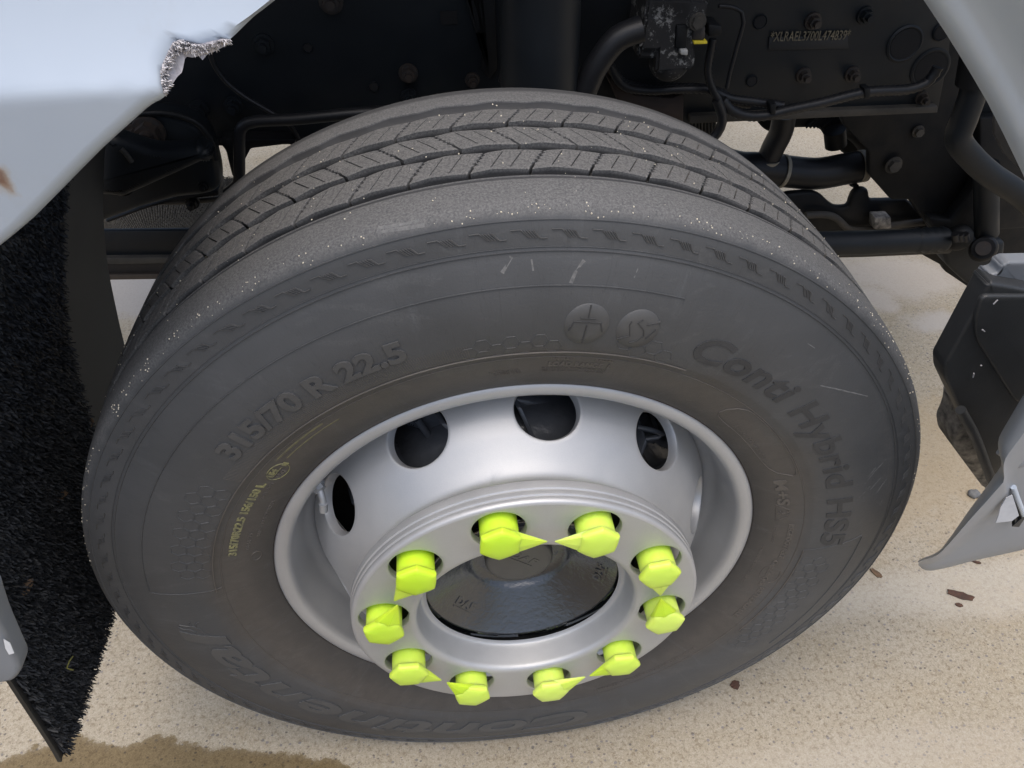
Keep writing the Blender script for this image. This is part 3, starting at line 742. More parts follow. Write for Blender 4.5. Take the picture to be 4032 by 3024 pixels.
# ------------------------------------------------------------------ nut caps: each one slipped over a nut
def cap_mesh():
    V = []; Fc = []; n = 36
    rings = [(-.162, .0203), (-.2165, .0206)]
    for y, r in rings:
        for i in range(n): a = 2 * PI * i / n; V.append((r * math.cos(a), y, r * math.sin(a)))
    for i in range(n): Fc.append((i, (i + 1) % n, n + (i + 1) % n, n + i))
    def hexr(a, rr):
        t = ((a + PI / 6) % (PI / 3)) - PI / 6; return rr * math.cos(PI / 6) / math.cos(t)
    b = len(V); m = 60
    for (y, f, rnd) in ((-.2140, .88, .3), (-.2160, .97, .0), (-.2175, 1.0, .0), (-.2215, 1.0, .0), (-.2232, .955, .05), (-.2246, .78, .3), (-.2256, .5, .7), (-.2262, .22, 1), (-.2260, .06, 1)):
        for i in range(m):
            a = 2 * PI * i / m; rh = hexr(a, .0242); rh = rh * .80 + .0226 * .20; r = rh * (1 - rnd) + .0225 * rnd; V.append((r * f * math.cos(a), y, r * f * math.sin(a)))
    for k in range(8):
        for i in range(m): q = b + k * m; Fc.append((q + i, q + (i + 1) % m, q + m + (i + 1) % m, q + m + i))
    Fc.append(tuple(b + 8 * m + i for i in range(m))); Fc.append(tuple(b + i for i in range(m)))
    bm = bmesh.new(); me = bpy.data.meshes.new('cap'); me.from_pydata(V, [], Fc); bm.from_mesh(me); bpy.data.meshes.remove(me)
    bmesh.ops.recalc_face_normals(bm, faces=bm.faces)
    m2 = bpy.data.meshes.new('nut_cap'); bm.to_mesh(m2); bm.free(); m2.materials.append(CAPM); m2.shade_smooth(); m2.set_sharp_from_angle(angle=D(42)); return m2
def pointer_mesh(L):
    # long pyramid pointer with a ridge, rooted in one hexagon flank, pointing along +x
    root = [(.0135, -.2155, -.0165), (.0135, -.2155, .0165), (.0150, -.2225, .0140), (.0150, -.2245, 0), (.0150, -.2225, -.0140)]
    tip = [(L, -.2180, -.0006), (L, -.2180, .0006), (L, -.2190, .0005), (L, -.2197, 0), (L, -.2190, -.0005)]
    bm = bmesh.new(); a = [bm.verts.new(p) for p in root]; b = [bm.verts.new(p) for p in tip]
    for i in range(5): bm.faces.new((a[i], a[(i + 1) % 5], b[(i + 1) % 5], b[i]))
    bm.faces.new(a); bm.faces.new(b); bmesh.ops.recalc_face_normals(bm, faces=bm.faces)
    bmesh.ops.bevel(bm, geom=bm.edges[:], offset=.0006, segments=2, affect='EDGES')
    m2 = bpy.data.meshes.new('pointer'); bm.to_mesh(m2); bm.free(); m2.materials.append(CAPM); m2.shade_smooth(); m2.set_sharp_from_angle(angle=D(30)); return m2
CM = cap_mesh(); PM = pointer_mesh(.0495)
dirs = [-5.1, 170.9, -81.7, 102.8, -151.9, 31.3, 129.2, -33.3, 67.8, -127.1]; lens = [.0491, .0470, .0447, .0530, .0464, .0523, .0493, .0460, .0540, .0445]
labs = ['fluorescent yellow nut cap at the top left, pointing right towards the top right cap',
        'fluorescent yellow nut cap at the top right, its pointer aimed left',
        'yellow nut cap on the upper right of the ring, pointing straight down',
        'yellow nut cap on the lower right of the ring, pointing straight up',
        'yellow nut cap at the bottom right, pointing down and left',
        'yellow nut cap right of centre at the ring bottom, pointing up and right',
        'yellow nut cap left of centre at the ring bottom, pointing up and left',
        'yellow nut cap at the bottom left of the ring, pointing down and right',
        'yellow nut cap furthest left on the ring, pointing up and right over its own barrel',
        'yellow nut cap on the upper left of the ring, pointing down past the cap below']
for i in range(10):
    A_ = PH - i * PI / 5
    e = bpy.data.objects.new('nut_cap', None); COL.objects.link(e); e.empty_display_size = .02
    tag(e, labs[i], 'nut cap', 'yellow pointer caps on the wheel nuts')
    e.location = (.1675 * math.cos(A_), -.162, .1675 * math.sin(A_)); e.rotation_euler = (0, -D(dirs[i]), 0)
    c = bpy.data.objects.new('cap', CM); p = bpy.data.objects.new('pointer', PM)
    for q in (c, p): COL.objects.link(q); q.parent = e; q.location = (0, .162, 0)
    p.scale = ((lens[i] / .0495), 1, 1)

# ------------------------------------------------------------------ chassis and running gear behind the wheel
YC = .50
rail = pplate('chassis_rail', [(400, 334), (464, 313), (600, 309), (760, 302), (1100, 292), (1420, 274), (1560, 262), (2026, 241), (2050, 120), (2095, -420), (-60, -420), (100, 200), (250, 330)], YC, .010, CHAS, truck, bevel=.002, label='dark painted chassis rail with rusty bolts')
def rp(px, py, d=.0): return at(px, py, 'y', YC - d)
# lower flange of the rail
prism('rail_flange', [rp(1490, 268, .012), rp(2026, 244, .012), rp(2026, 229, .012), rp(1490, 250, .012)], (0, .08, 0), DUSTY, rail, .002)
prism('rail_flange', [rp(464, 316, .01), rp(700, 311, .01), rp(700, 300, .01), rp(464, 305, .01)], (0, .08, 0), CHAS2, rail, .002)
for (x_, y_, r_, mt) in ((570, 95, .0115, CHAS), (882, 158, .0110, RUST), (1020, 172, .0085, RUST), (884, 207, .0100, CHAS), (430, 237, .0115, CHAS), (505, 228, .0110, CHAS),
                         (1755, 45, .0098, RUST), (1868, 32, .0098, CHAS), (1735, 162, .0092, RUST), (1840, 160, .0092, RUST), (715, 3, .013, RUST), (1990, 211, .0085, RUST)):
    bolt('bolt', rp(x_, y_, .0005), r_, mt, rail, h=.014)
def hole_disc(px, py, r, mat=None, parent=rail, sq=None):
    m = bpy.data.materials.get('deep_hole') or simple('deep_hole', (.0025, .0025, .003), (.004, .004, .005), .9)
    p = rp(px, py, .0012); bm = bmesh.new()
    if sq: bmesh.ops.create_cube(bm, size=1, matrix=Matrix.Translation(p) @ Matrix.Diagonal((sq[0], .002, sq[1], 1)))
    else: bmesh.ops.create_cone(bm, cap_ends=True, segments=32, radius1=r, radius2=r, depth=.002, matrix=Matrix.Translation(p) @ Matrix.Rotation(PI / 2, 4, 'X'))
    o = bm_obj('rail_hole', bm, m, parent)
    if not sq:
        V = []; Fc = []
        for i in range(32):
            a = 2 * PI * i / 32
            for (rr, yy) in ((r, 0), (r * 1.12, -.0018), (r * 1.25, 0)): V.append(p + Vector((rr * math.cos(a), yy, rr * math.sin(a))))
        for i in range(32):
            for q in range(2): Fc.append((i * 3 + q, i * 3 + q + 1, ((i + 1) % 32) * 3 + q + 1, ((i + 1) % 32) * 3 + q))
        mesh_obj('hole_rim', V, Fc, CHAS, parent, 60)
hole_disc(665, 103, .0060); hole_disc(807, 187, .0066); hole_disc(970, 38, 0, sq=(.024, .018)); hole_disc(1642, 47, .0090); hole_disc(1955, 95, .0235); hole_disc(2010, 148, .026); hole_disc(1624, 175, .0075); hole_disc(2035, 68, .012)
# stamped number with its dark recess strip
prism('stamp_strip', [rp(1661, 80, .001), rp(1830, 76, .001), rp(1832, 104, .001), rp(1659, 108, .001)], (0, -.0016, 0), simple('stamp_strip_paint', (.0048, .0060, .0080), (.0062, .0076, .0098), .6), rail, .0005)
a_, b_ = rp(1664, 82, .003), rp(1835, 78, .003)
uu = (b_ - a_).normalized(); flat_text('lettering', '*XLRAEL3700L474839*', .0205, (a_ + b_) / 2 + Vector((0, -.0005, .0022)), uu, Vector((0, 0, 1)), .0008, STAMP, rail, 0.0, (b_ - a_).length, label='stamped chassis number')
# yellow tiny gap and slot
prism('slot_plate', [rp(1005 - 12, -30, .006), rp(1068, -30, .006), rp(1074, 150, .006), rp(1058, 172, .006), rp(1040, 150, .006), rp(1038, -30, .006)], (0, .004, 0), CHAS2, rail, .002)

def py(px, yy): return [at(a, b, 'y', yy) for a, b in px]
# air spring / shock column and its hoses
tube('shock_absorber', [at(1166, -120, 'y', .34), at(1166, 40, 'y', .34), at(1164, 215, 'y', .34), at(1160, 300, 'y', .34)], .052, CHAS, truck, 40, sm=False, label='wide black vertical damper tube')
tube('air_line', py([(1108, -60), (1103, 40), (1095, 130), (1088, 178)], .36), .0075, HOSE, truck)
tube('brake_hose', py([(1225, 290), (1262, 200), (1290, 139), (1334, 84), (1386, 62)], .33), .0165, HOSE, truck, 20, label='thick black rubber hose curving to the valve')
tube('brake_hose', py([(1236, 215), (1255, 170), (1292, 110), (1330, 66), (1378, 44)], .35), .0060, HOSE, truck)
# oxidised valve block
vb = None
random.seed(3)
bm = bmesh.new()
def box(bm, c, s, rot=0, bev=.004):
    mt = Matrix.Translation(c) @ Matrix.Rotation(rot, 4, 'Y') @ Matrix.Diagonal((*s, 1)); r = bmesh.ops.create_cube(bm, size=1, matrix=mt)
    es = list({e for v in r['verts'] for e in v.link_edges}); bmesh.ops.bevel(bm, geom=es, offset=bev, segments=2, affect='EDGES')
box(bm, at(1440, 30, 'y', .42), (.085, .08, .060), .06); box(bm, at(1436, 8, 'y', .41), (.06, .06, .03), .0); box(bm, at(1400, 98, 'y', .41), (.040, .05, .020), .05)
box(bm, at(1450, 92, 'y', .41), (.055, .06, .060), -.05); box(bm, at(1402, 60, 'y', .40), (.030, .05, .045), .1)
bmesh.ops.create_uvsphere(bm, u_segments=24, v_segments=14, radius=.030, matrix=Matrix.Translation(at(1446, 128, 'y', .41)))
vb = bm_obj('brake_valve', bm, OXID, truck, 40, label='cast brake valve with white oxide patches')
prism('valve_coil', py([(1462, 54), (1487, 54), (1484, 106), (1458, 106)], .375), (0, .05, 0), CHAS2, vb, .003)
prism('valve_coil', py([(1498, 58), (1525, 57), (1523, 88), (1496, 88)], .375), (0, .05, 0), simple('coil_plastic', (.022, .020, .020)), vb, .003)
prism('yellow_clip', py([(1499, 90), (1528, 89), (1528, 95), (1499, 96)], .372), (0, .02, 0), YELC, vb, .0006)
bolt('bolt', at(1507, 47, 'y', .37), .009, DUSTY, vb, h=.006, stud=False)
prism('oxide_foot', py([(1470, 108), (1487, 108), (1486, 121), (1470, 119)], .37), (0, .02, 0), simple('white_oxide', (.25, .25, .24)), vb, .002)
prism('valve_connector', py([(1530, 52), (1560, 55), (1560, 78), (1530, 82)], .39), (0, .04, 0), CHAS2, vb, .004)
# corrugated conduits and pipes
tube('corrugated_conduit', py([(1318, 140), (1330, 165), (1352, 188), (1405, 196), (1470, 193), (1530, 194), (1575, 212), (1625, 219), (1690, 228)], .44), .0070, HOSE, truck, 12, .0030)
tube('corrugated_conduit', py([(1310, 128), (1330, 158), (1352, 180), (1405, 189), (1470, 187), (1530, 190), (1568, 204), (1590, 222), (1620, 227)], .455), .0060, HOSE, truck, 12, .0030)
tube('corrugated_conduit', py([(1560, 215), (1575, 235), (1608, 249), (1650, 250), (1700, 238), (1775, 222), (1870, 199), (1960, 193), (2005, 176), (2026, 145)], .43), .0085, HOSE, truck, 12, .0035)
tube('conduit_drop', py([(1540, 84), (1535, 110), (1529, 150), (1535, 182), (1552, 215)], .42), .0060, HOSE, truck, 12, .003)
tube('thin_pipe', py([(1553, 13), (1580, 15), (1602, 26), (1606, 48), (1592, 100), (1576, 160), (1570, 190)], .42), .0030, HOSE, truck)
tube('black_loop_cable', py([(1548, 215), (1560, 250), (1556, 276), (1538, 300), (1510, 312)], .42), .0075, HOSE, truck)
for p in ((1670, 236), (1874, 202)): prism('cable_clip', py([(p[0] - 7, p[1] - 10), (p[0] + 8, p[1] - 12), (p[0] + 6, p[1] + 12), (p[0] - 5, p[1] + 12)], .42), (0, .02, 0), CHAS2, truck, .002)
# rusty bracket under the valve
prism('rusty_bracket', py([(1310, 165), (1345, 175), (1370, 205), (1452, 212), (1478, 200), (1476, 270), (1440, 275), (1340, 230)], .46), (0, .03, 0), simple('rusty_plate', (.022, .014, .011), (.035, .022, .017), .7, nscale=40), truck, .003)
prism('radiator_fins', py([(1482, 262), (1548, 262), (1546, 310), (1500, 300), (1482, 290)], .62), (0, .02, 0), CHAS2, truck, .001)
for i in range(9): x_ = 1488 + i * 7; tube('radiator_fin', [at(x_, 262, 'y', .612), at(x_ + 1, 306, 'y', .612)], .0018, DUSTY, truck, 6, sm=False)
# left: curved cable, hoses, bracket, step casting
tube('thin_pipe', py([(452, 112), (462, 140), (488, 176), (527, 208), (577, 238), (624, 268), (645, 300)], .455), .0034, HOSE, truck)
tube('air_line', py([(900, 236), (765, 245), (640, 257), (552, 262), (524, 274), (517, 300), (517, 380), (510, 402), (490, 418)], .42), .0085, HOSE, truck, 16, label='black air hose with a square bend')
prism('hanger_strap', py([(476, 312), (488, 327), (492, 345), (502, 383), (510, 383), (523, 358), (541, 322), (623, 312), (636, 318), (640, 300), (476, 300)], .45), (0, .03, 0), CHAS2, truck, .003)
bk = prism('spring_bracket', py([(100, 270), (225, 250), (300, 247), (352, 246), (403, 257), (432, 274), (456, 306), (465, 345), (474, 388), (472, 414), (440, 424), (380, 430), (300, 452), (225, 480), (100, 520)], .40), (0, .05, 0), CHAS, truck, .012, 4, label='dark rounded spring bracket plate')
tube('bracket_edge', py([(290, 246), (352, 244), (403, 255), (434, 273), (458, 308), (466, 345)], .395), .004, CHAS2, bk)
bolt('bolt', at(322, 284, 'y', .395), .0170, RUST, bk, h=.018); bolt('bolt', at(291, 290, 'y', .395), .011, RUST, bk, h=.016)
bolt('bolt', at(440, 401, 'y', .395), .006, CHAS2, bk, h=.008)
prism('step_casting', [at(a, b, 'y', .33) for a, b in rounded([(150, 300), (240, 296), (330, 326), (440, 322), (452, 345), (380, 378), (300, 414), (264, 430), (240, 426), (150, 424)], 14)], (0, .04, 0), CHAS, truck, .012, 5, 60, label='black rounded casting with a brown ridge')
tube('brown_ridge', py([(262, 322), (272, 332), (285, 350)], .327), .0035, DUSTY, truck)  # brown ridge on the casting face
prism('lower_arm', py([(225, 478), (300, 450), (380, 425), (472, 412), (474, 424), (400, 432), (320, 450), (232, 482)], .52), (0, .06, 0), CHAS2, truck, .004)
tube('tie_rod', py([(330, 437), (400, 436), (470, 430), (500, 426)], .55), .0045, DUSTY, truck)
bolt('bolt', at(416, 436, 'y', .53), .009, CHAS2, truck, h=.014)
# woven mesh screen lying under the engine
def wire_mesh():
    V = []; Fc = []
    A0, B0, A1, B1 = at(205, 503, 'z', -.22), at(420, 500, 'z', -.22), at(205, 410, 'z', -.22), at(640, 368, 'z', -.22)
    def bil(s, t): return (A0.lerp(B0, s)).lerp(A1.lerp(B1, s), t)
    def strand(p, q, w, up, wav):
        d = (q - p); L = d.length; k = 34; t = d.normalized(); n = Vector((0, 0, 1)); sd = t.cross(n); b = len(V)
        for i in range(k + 1):
            c = p.lerp(q, i / k); hz = (.0018 if (i + wav) % 2 else -.0018)
            for s_ in (-1, 1): V.append(c + sd * w * s_ + n * (hz + up))
            V.append(c + n * (hz + up + w))
        for i in range(k):
            o = b + i * 3; Fc.append((o, o + 3, o + 5, o + 2)); Fc.append((o + 2, o + 5, o + 4, o + 1))
    for i in range(56): s = i / 55; strand(bil(s, 0), bil(min(1, s + .35), 1) if s < .65 else bil(1, (1 - s) / .35), .0017, 0, i)
    for i in range(56): s = i / 55; strand(bil(s, 0), bil(max(0, s - .35), 1) if s > .35 else bil(0, s / .35), .0017, .001, i + 1)
    return mesh_obj('wire_mesh_screen', V, Fc, MESHM, truck, 60, kind='stuff')
wire_mesh()
prism('screen_backing', [at(205, 503, 'z', -.235), at(430, 500, 'z', -.235), at(640, 372, 'z', -.235), at(205, 412, 'z', -.235)], (0, 0, -.003), SCREENB, truck, 0)
# front beam under the radiator
bmn = prism('front_beam', py([(150, 500), (480, 497), (480, 555), (150, 559)], .62), (0, .012, 0), CHAS, truck, .003)
prism('beam_lip', py([(150, 558), (480, 555), (480, 568), (150, 573)], .61), (0, .10, 0), DUSTY, bmn, .002)
prism('beam_lower_face', py([(150, 572), (480, 568), (480, 600), (150, 605)], .64), (0, .08, 0), simple('brown_underseal', (.026, .019, .015), (.035, .027, .021), .7), bmn, .002)
prism('beam_lower_lip', py([(150, 594), (480, 591), (480, 601), (150, 606)], .63), (0, .02, 0), simple('beam_brown', (.045, .035, .027), (.06, .046, .036), .7), bmn, .001)

# right side: big hanger casting, steering link, hoses
def crop2(a, b): return (1580 + a * .2857, 219.4 + b * .2857)
hang = pplate('spring_hanger', [crop2(*p) for p in ((800, 60), (860, 190), (1040, 380), (1045, 560), (1210, 745), (1345, 745), (1500, 960), (1560, 1130), (1425, 1150), (1470, 1178), (1590, 1242), (1620, 1290), (1710, 1350), (1820, 1425), (1895, 1432), (1960, 1370), (2120, 1240), (2400, 1240), (2400, -1500), (1560, -1500), (1560, 60))], .66, .02, CHAS2, truck, bevel=.005, label='large dark spring hanger casting')
prism('hanger_web', py([crop2(*p) for p in ((1500, 880), (1660, 900), (1800, 700), (1880, 560), (1880, 120), (2240, 120), (2240, 960), (1700, 1000), (1510, 960))], .62), (0, .03, 0), CHAS2, hang, .006)
prism('hanger_foot', py([crop2(*p) for p in ((1600, 1130), (1640, 1060), (2080, 1060), (2060, 1240), (1950, 1370), (1880, 1425), (1790, 1390), (1690, 1300), (1630, 1240))], .58), (0, .06, 0), CHAS, hang, .010, 3)
for p, r_ in (((1410, 225), .009), ((1225, 480), .013)): bolt('bolt', at(*crop2(*p), 'y', .655 if r_ < .01 else .65), r_, DUSTY, hang, h=.010, stud=False)
gb = pplate('gearbox_casting', [crop2(*p) for p in ((180, 90), (205, 165), (250, 215), (310, 245), (400, 215), (480, 205), (650, 203), (690, 225), (735, 300), (790, 345), (870, 412), (1060, 420), (1060, 60), (180, 60))], .80, .025, CHAS2, truck, bevel=.008, seg=3, label='dark ribbed casting under the rail')
for i in range(5): tube('casting_rib', py([crop2(560 + i * 28, 195), crop2(660 + i * 30, 105)], .795), .004, CHAS2, gb, 8, sm=False)
tube('casting_boss', py([crop2(780, 215), crop2(790, 330)], .76), .022, CHAS2, gb, 20, sm=False)
tube('bright_rod', py([crop2(820, 190), crop2(940, 250), crop2(1030, 360)], .79), .016, DUSTY, gb, 20)
h1 = tube('coolant_hose', py([crop2(400, 100), crop2(375, 230), crop2(320, 340), crop2(272, 450)], .74), .0235, HOSE, truck, 24, label='short black coolant hose going down')
h2 = tube('coolant_hose', py([crop2(-60, 470), crop2(60, 500), crop2(200, 505), crop2(400, 527), crop2(640, 545), crop2(860, 510), crop2(1010, 485)], .74), .0330, HOSE, truck, 28, label='fat black coolant hose running level')
def clamp(p, q, r, parent): tube('hose_clamp', [p, q], r, CLAMP, parent, 28, sm=False)
clamp(at(*crop2(275, 432), 'y', .738), at(*crop2(268, 462), 'y', .738), .0255, h1)
clamp(at(*crop2(368, 524), 'y', .738), at(*crop2(392, 527), 'y', .738), .0345, h2); clamp(at(*crop2(960, 492), 'y', .738), at(*crop2(1000, 486), 'y', .738), .0335, h2)
bolt('bolt', at(*crop2(915, 612), 'y', .74), .006, CHAS2, h2, h=.02)
la = pplate('axle_arm', [crop2(*p) for p in ((380, 715), (440, 698), (560, 688), (640, 692), (690, 715), (740, 765), (790, 800), (850, 803), (888, 795), (900, 755), (918, 705), (960, 662), (1030, 664), (1046, 690), (1042, 720), (1065, 752), (1200, 750), (1330, 742), (1500, 900), (1500, 985), (600, 1000))], .70, .02, CHAS2, truck, bevel=.007, seg=3, label='black cast axle arm with a raised lug')
tube('strap_edge', py([crop2(560, 860), crop2(700, 855), crop2(790, 880), crop2(880, 960), crop2(960, 972), crop2(1080, 965)], .685), .0075, DUSTY, la)
tube('strap_edge', py([crop2(1060, 965), crop2(1240, 935), crop2(1500, 905)], .685), .008, DUSTY, la)
prism('gritty_block', py([crop2(*p) for p in ((1085, 880), (1210, 875), (1215, 965), (1080, 970))], .66), (0, .03, 0), MUDF, la, .004)
dl = tube('drag_link', py([crop2(560, 1075), crop2(1000, 1068), crop2(1380, 1050)], .56), .0245, CHAS, truck, 28, sm=False, label='round black steering drag link')
tube('threaded_sleeve', py([crop2(1370, 1050), crop2(1620, 1040)], .56), .0262, CHAS, dl, 28, .008, sm=False)
tube('dusty_underside', py([crop2(560, 1120), crop2(1000, 1112), crop2(1640, 1085)], .568), .0170, DUSTY, dl, 20, sm=False)
bm = bmesh.new()
for (p, r_, yy) in ((crop2(1720, 1030), .027, .555), (crop2(1905, 1115), .028, .545)):
    c = at(*p, 'y', yy); bmesh.ops.create_uvsphere(bm, u_segments=32, v_segments=20, radius=r_, matrix=Matrix.Translation(c) @ Matrix.Diagonal((1, .8, 1, 1)))
bj = bm_obj('ball_joint', bm, CHAS2, truck, 60, label='dark greasy ball joint at the drag link end')
for k, rr in enumerate((.021, .014)): tube('joint_ring', [at(*crop2(1905, 1110), 'y', .512 - k * .006), at(*crop2(1905, 1110), 'y', .508 - k * .006)], rr, RUST if k else CHAS2, bj, 28, sm=False)
for k in range(3): tube('rubber_boot_fold', [at(*crop2(1690 + k * 38, 1000), 'y', .530), at(*crop2(1700 + k * 38, 1050), 'y', .530)], .007, HOSE, bj)
tube('drop_arm', py([crop2(1925, 480), crop2(1930, 1000)], .57), .0225, CHAS, truck, 30, sm=False, label='vertical black tube above the ball joint')
tube('air_intake_pipe', py([(2118, 100), (2104, 190), (2083, 256), (2070, 300), (2098, 340), (2140, 378), (2195, 415), (2260, 470)], .40), .0200, CHAS, truck, 32, label='bent black pipe beside the right guard')
tube('pipe_collar', py([(2118, 100), (2104, 178)], .40), .026, CHAS2, truck, 30, sm=False)
prism('guard_flap', py([(2130, 160), (2150, 200), (2147, 290), (2168, 330), (2230, 395), (2300, 430), (2300, 100)], .02), (0, .004, 0), simple('scuffed_flap', (.020, .019, .018), (.05, .046, .04), .6, nscale=40), truck, .001)
# unseen cab boxes, added to block daylight, set back to light the tread
prism('unseen_cab_blocker', [Vector(p) for p in ((-1.25, .20, .84), (1.35, .20, .84), (1.35, 1.95, .84), (-1.25, 1.95, .84))], (0, 0, 1.9), BLUEW, truck, .03)
prism('unseen_floor_blocker', [Vector(p) for p in ((-1.2, .22, .80), (1.3, .22, .80), (1.3, 1.9, .80), (-1.2, 1.9, .80))], (0, 0, .038), CHAS2, truck, .004)

# ------------------------------------------------------------------ body panels round the wheel arch
def guard(name, edge_px, Y0, outdir, mat, lipmat, bulge, label, depth=.75, lipw=.022, lipin=.030, lf=None):
    E_ = []
    for a, b in edge_px:
        q = at(a, b, 'y', Y0)
        for _ in range(3): q = at(a, b, 'y', Y0 + bulge(q.x, q.z, 0, 1))
        E_.append(Vector((q.x, Y0, q.z)))
    n = len(E_)
    V = []; Fc = []
    vs = [-3, -2, -1, 0, .25, .5, 1] + [1 + .35 * k for k in range(1, 90)] + [36, 44, 52, 60]
    for i, p in enumerate(E_):
        t = (E_[min(n - 1, i + 1)] - E_[max(0, i - 1)]); 
        o = outdir(p).normalized()
        for v in vs:
            s = v * depth / 60 if v > 0 else 0
            if v <= 0: q = p + Vector((0, (lipin * (-v) / 3 + .006 * (v < 0)) * (max(.12, lf[i]) if lf else 1), 0)) + o * .004 * (v == 0)
            else: q = p + o * (s + .006)
            q = q.copy(); q.y = (q.y if v <= 0 else Y0) + bulge(q.x, q.z, s, lf[i] if lf else 1)
            V.append(q)
    m = len(vs)
    for i in range(n - 1):
        for j in range(m - 1): Fc.append((i * m + j, i * m + j + 1, (i + 1) * m + j + 1, (i + 1) * m + j))
    return mesh_obj(name, V, Fc, mat, truck, 70, label=label)
def dens(P, k=6):
    out = []
    for a, b in zip(P, P[1:]):
        for j in range(k): out.append((a[0] + (b[0] - a[0]) * j / k, a[1] + (b[1] - a[1]) * j / k))
    return out + [P[-1]]
YG = -.245
zc = at(0, 210, 'y', YG).z
def sst(a, b, x): t = min(1, max(0, (x - a) / (b - a))); return t * t * (3 - 2 * t)
def bulgeL(x, z, s, f=1):
    lip = 0                                # soft raised edge band
    if z < zc: return lip + .16 * (zc - z)                        # under the crease the panel turns under
    return lip + .040 * (1 - math.exp(-(z - zc) / .085))          # above it the panel leans back, then runs upright
left_edge = dens([(668, -52), (640, -26), (611, 0), (585, 21), (558, 42), (530, 62), (497, 86)], 3) + \
    [(490, 89), (480, 86), (470, 90), (455, 92), (443, 97), (428, 99), (414, 96), (400, 94), (388, 90), (377, 92), (372, 102), (366, 112), (360, 124), (354, 136), (350, 150), (350, 165), (352, 180), (353, 195), (358, 206)] + \
    dens([(352, 213), (325, 239), (294, 266), (250, 305), (205, 346), (165, 386), (128, 424), (92, 460), (58, 494), (28, 520), (0, 543), (-60, 590), (-130, 640)], 3)
def od(p): return Vector((-1.0, 0, .62))
notch0 = left_edge.index((490, 89)); notch1 = left_edge.index((358, 206))
LF = [sst(0, 6, max(notch0 - i, i - notch1, 0)) for i in range(len(left_edge))]
def gpt(a, b, off=0.0):
    q = at(a, b, 'y', YG)
    for _ in range(3): q = at(a, b, 'y', YG + bulgeL(q.x, q.z, 0) + off)
    return q
fg = guard('mudguard', left_edge, YG, lambda p: Vector((-.60, 0, .55)), BLUEW, LIP, bulgeL, 'pale blue body panel with a torn frayed notch', depth=.85, lf=LF)
# torn glass fibre along the notch
def torn():
    V = []; Fc = []
    N = [(497, 86), (480, 86), (462, 91), (443, 97), (428, 99), (414, 96), (400, 94), (388, 90), (377, 92), (370, 104), (362, 122), (354, 138), (350, 152), (350, 168), (352, 183), (355, 200)]
    N = dens(N, 14); cen = (440, 150)
    for k in range(1300):
        i = rng.integers(0, len(N)); p = N[i]; t = i / len(N)
        dx, dy = cen[0] - p[0], cen[1] - p[1]
        if t < .42: dx, dy = 2 + 6 * (t - .2), 10
        elif t > .62: dx, dy = 10, 3
        L = math.hypot(dx, dy); dx, dy = dx / L, dy / L; ja = rng.normal(0, .5); c, s = math.cos(ja), math.sin(ja); dx, dy = dx * c - dy * s, dx * s + dy * c
        base = rng.uniform(-3, 20 * (1 - .35 * abs(t - .5))) * (1 if .12 < t < .93 else .35); ln = abs(rng.normal(2, 4.5)) + 1.5
        y0 = -.004 + rng.uniform(-.004, .006)
        a = gpt(p[0] + dx * base, p[1] + dy * base, y0); b = gpt(p[0] + dx * (base + ln), p[1] + dy * (base + ln), y0 + rng.uniform(-.004, .007))
        sd = (b - a).cross(Vector((0, 1, 0))).normalized() * rng.uniform(.0003, .0008); q = len(V)
        V += [a - sd, a + sd, a + Vector((0, -.0009, 0)), b]; Fc += [(q, q + 2, q + 3), (q + 2, q + 1, q + 3), (q, q + 1, q + 3)]
    mesh_obj('torn_fibres', V, Fc, FIBRE, fg, kind='stuff')
    # matted backing of the tear
    bmx = [];
    inner = [(497, 88), (486, 100), (472, 106), (462, 112), (450, 116), (438, 130), (430, 120), (415, 124), (404, 122), (400, 128), (396, 146), (392, 156), (382, 166), (374, 180), (364, 192), (359, 208)]
    outer = [(497, 84), (480, 84), (462, 88), (443, 94), (428, 96), (414, 93), (400, 91), (386, 88), (374, 90), (368, 102), (360, 120), (352, 136), (348, 152), (348, 168), (350, 186), (355, 204)]
    V = []; Fc = []; m = len(inner)
    for i in range(m):
        for t in (0, .33, .66, 1): 
            q = gpt(outer[i][0] + (inner[i][0] - outer[i][0]) * t + rng.normal(0, .8), outer[i][1] + (inner[i][1] - outer[i][1]) * t + rng.normal(0, .8), -.002 + rng.uniform(-.0015, .0015)); V.append(q)
    for i in range(m - 1):
        for j in range(3): Fc.append((i * 4 + j, i * 4 + j + 1, i * 4 + 5 + j, i * 4 + 4 + j))
    mesh_obj('torn_matting', V, Fc, MATT, fg)
torn()
def bulgeR(x, z, s, f=1): return .055 * (1 - sst(0, .062, s)) ** 2 * 1.0 - .01
right_edge = dens([(1960, -100), (1990, -50), (2021, 0), (2052, 47), (2084, 96), (2116, 148), (2144, 195), (2177, 253), (2212, 324), (2250, 405), (2290, 500)], 5)
guard('mudguard', right_edge, YG - .005, lambda p: Vector((.74, 0, .60)), BLUEW, LIP, bulgeR, 'pale body panel with a smooth rolled edge', depth=.8, lipin=.02)

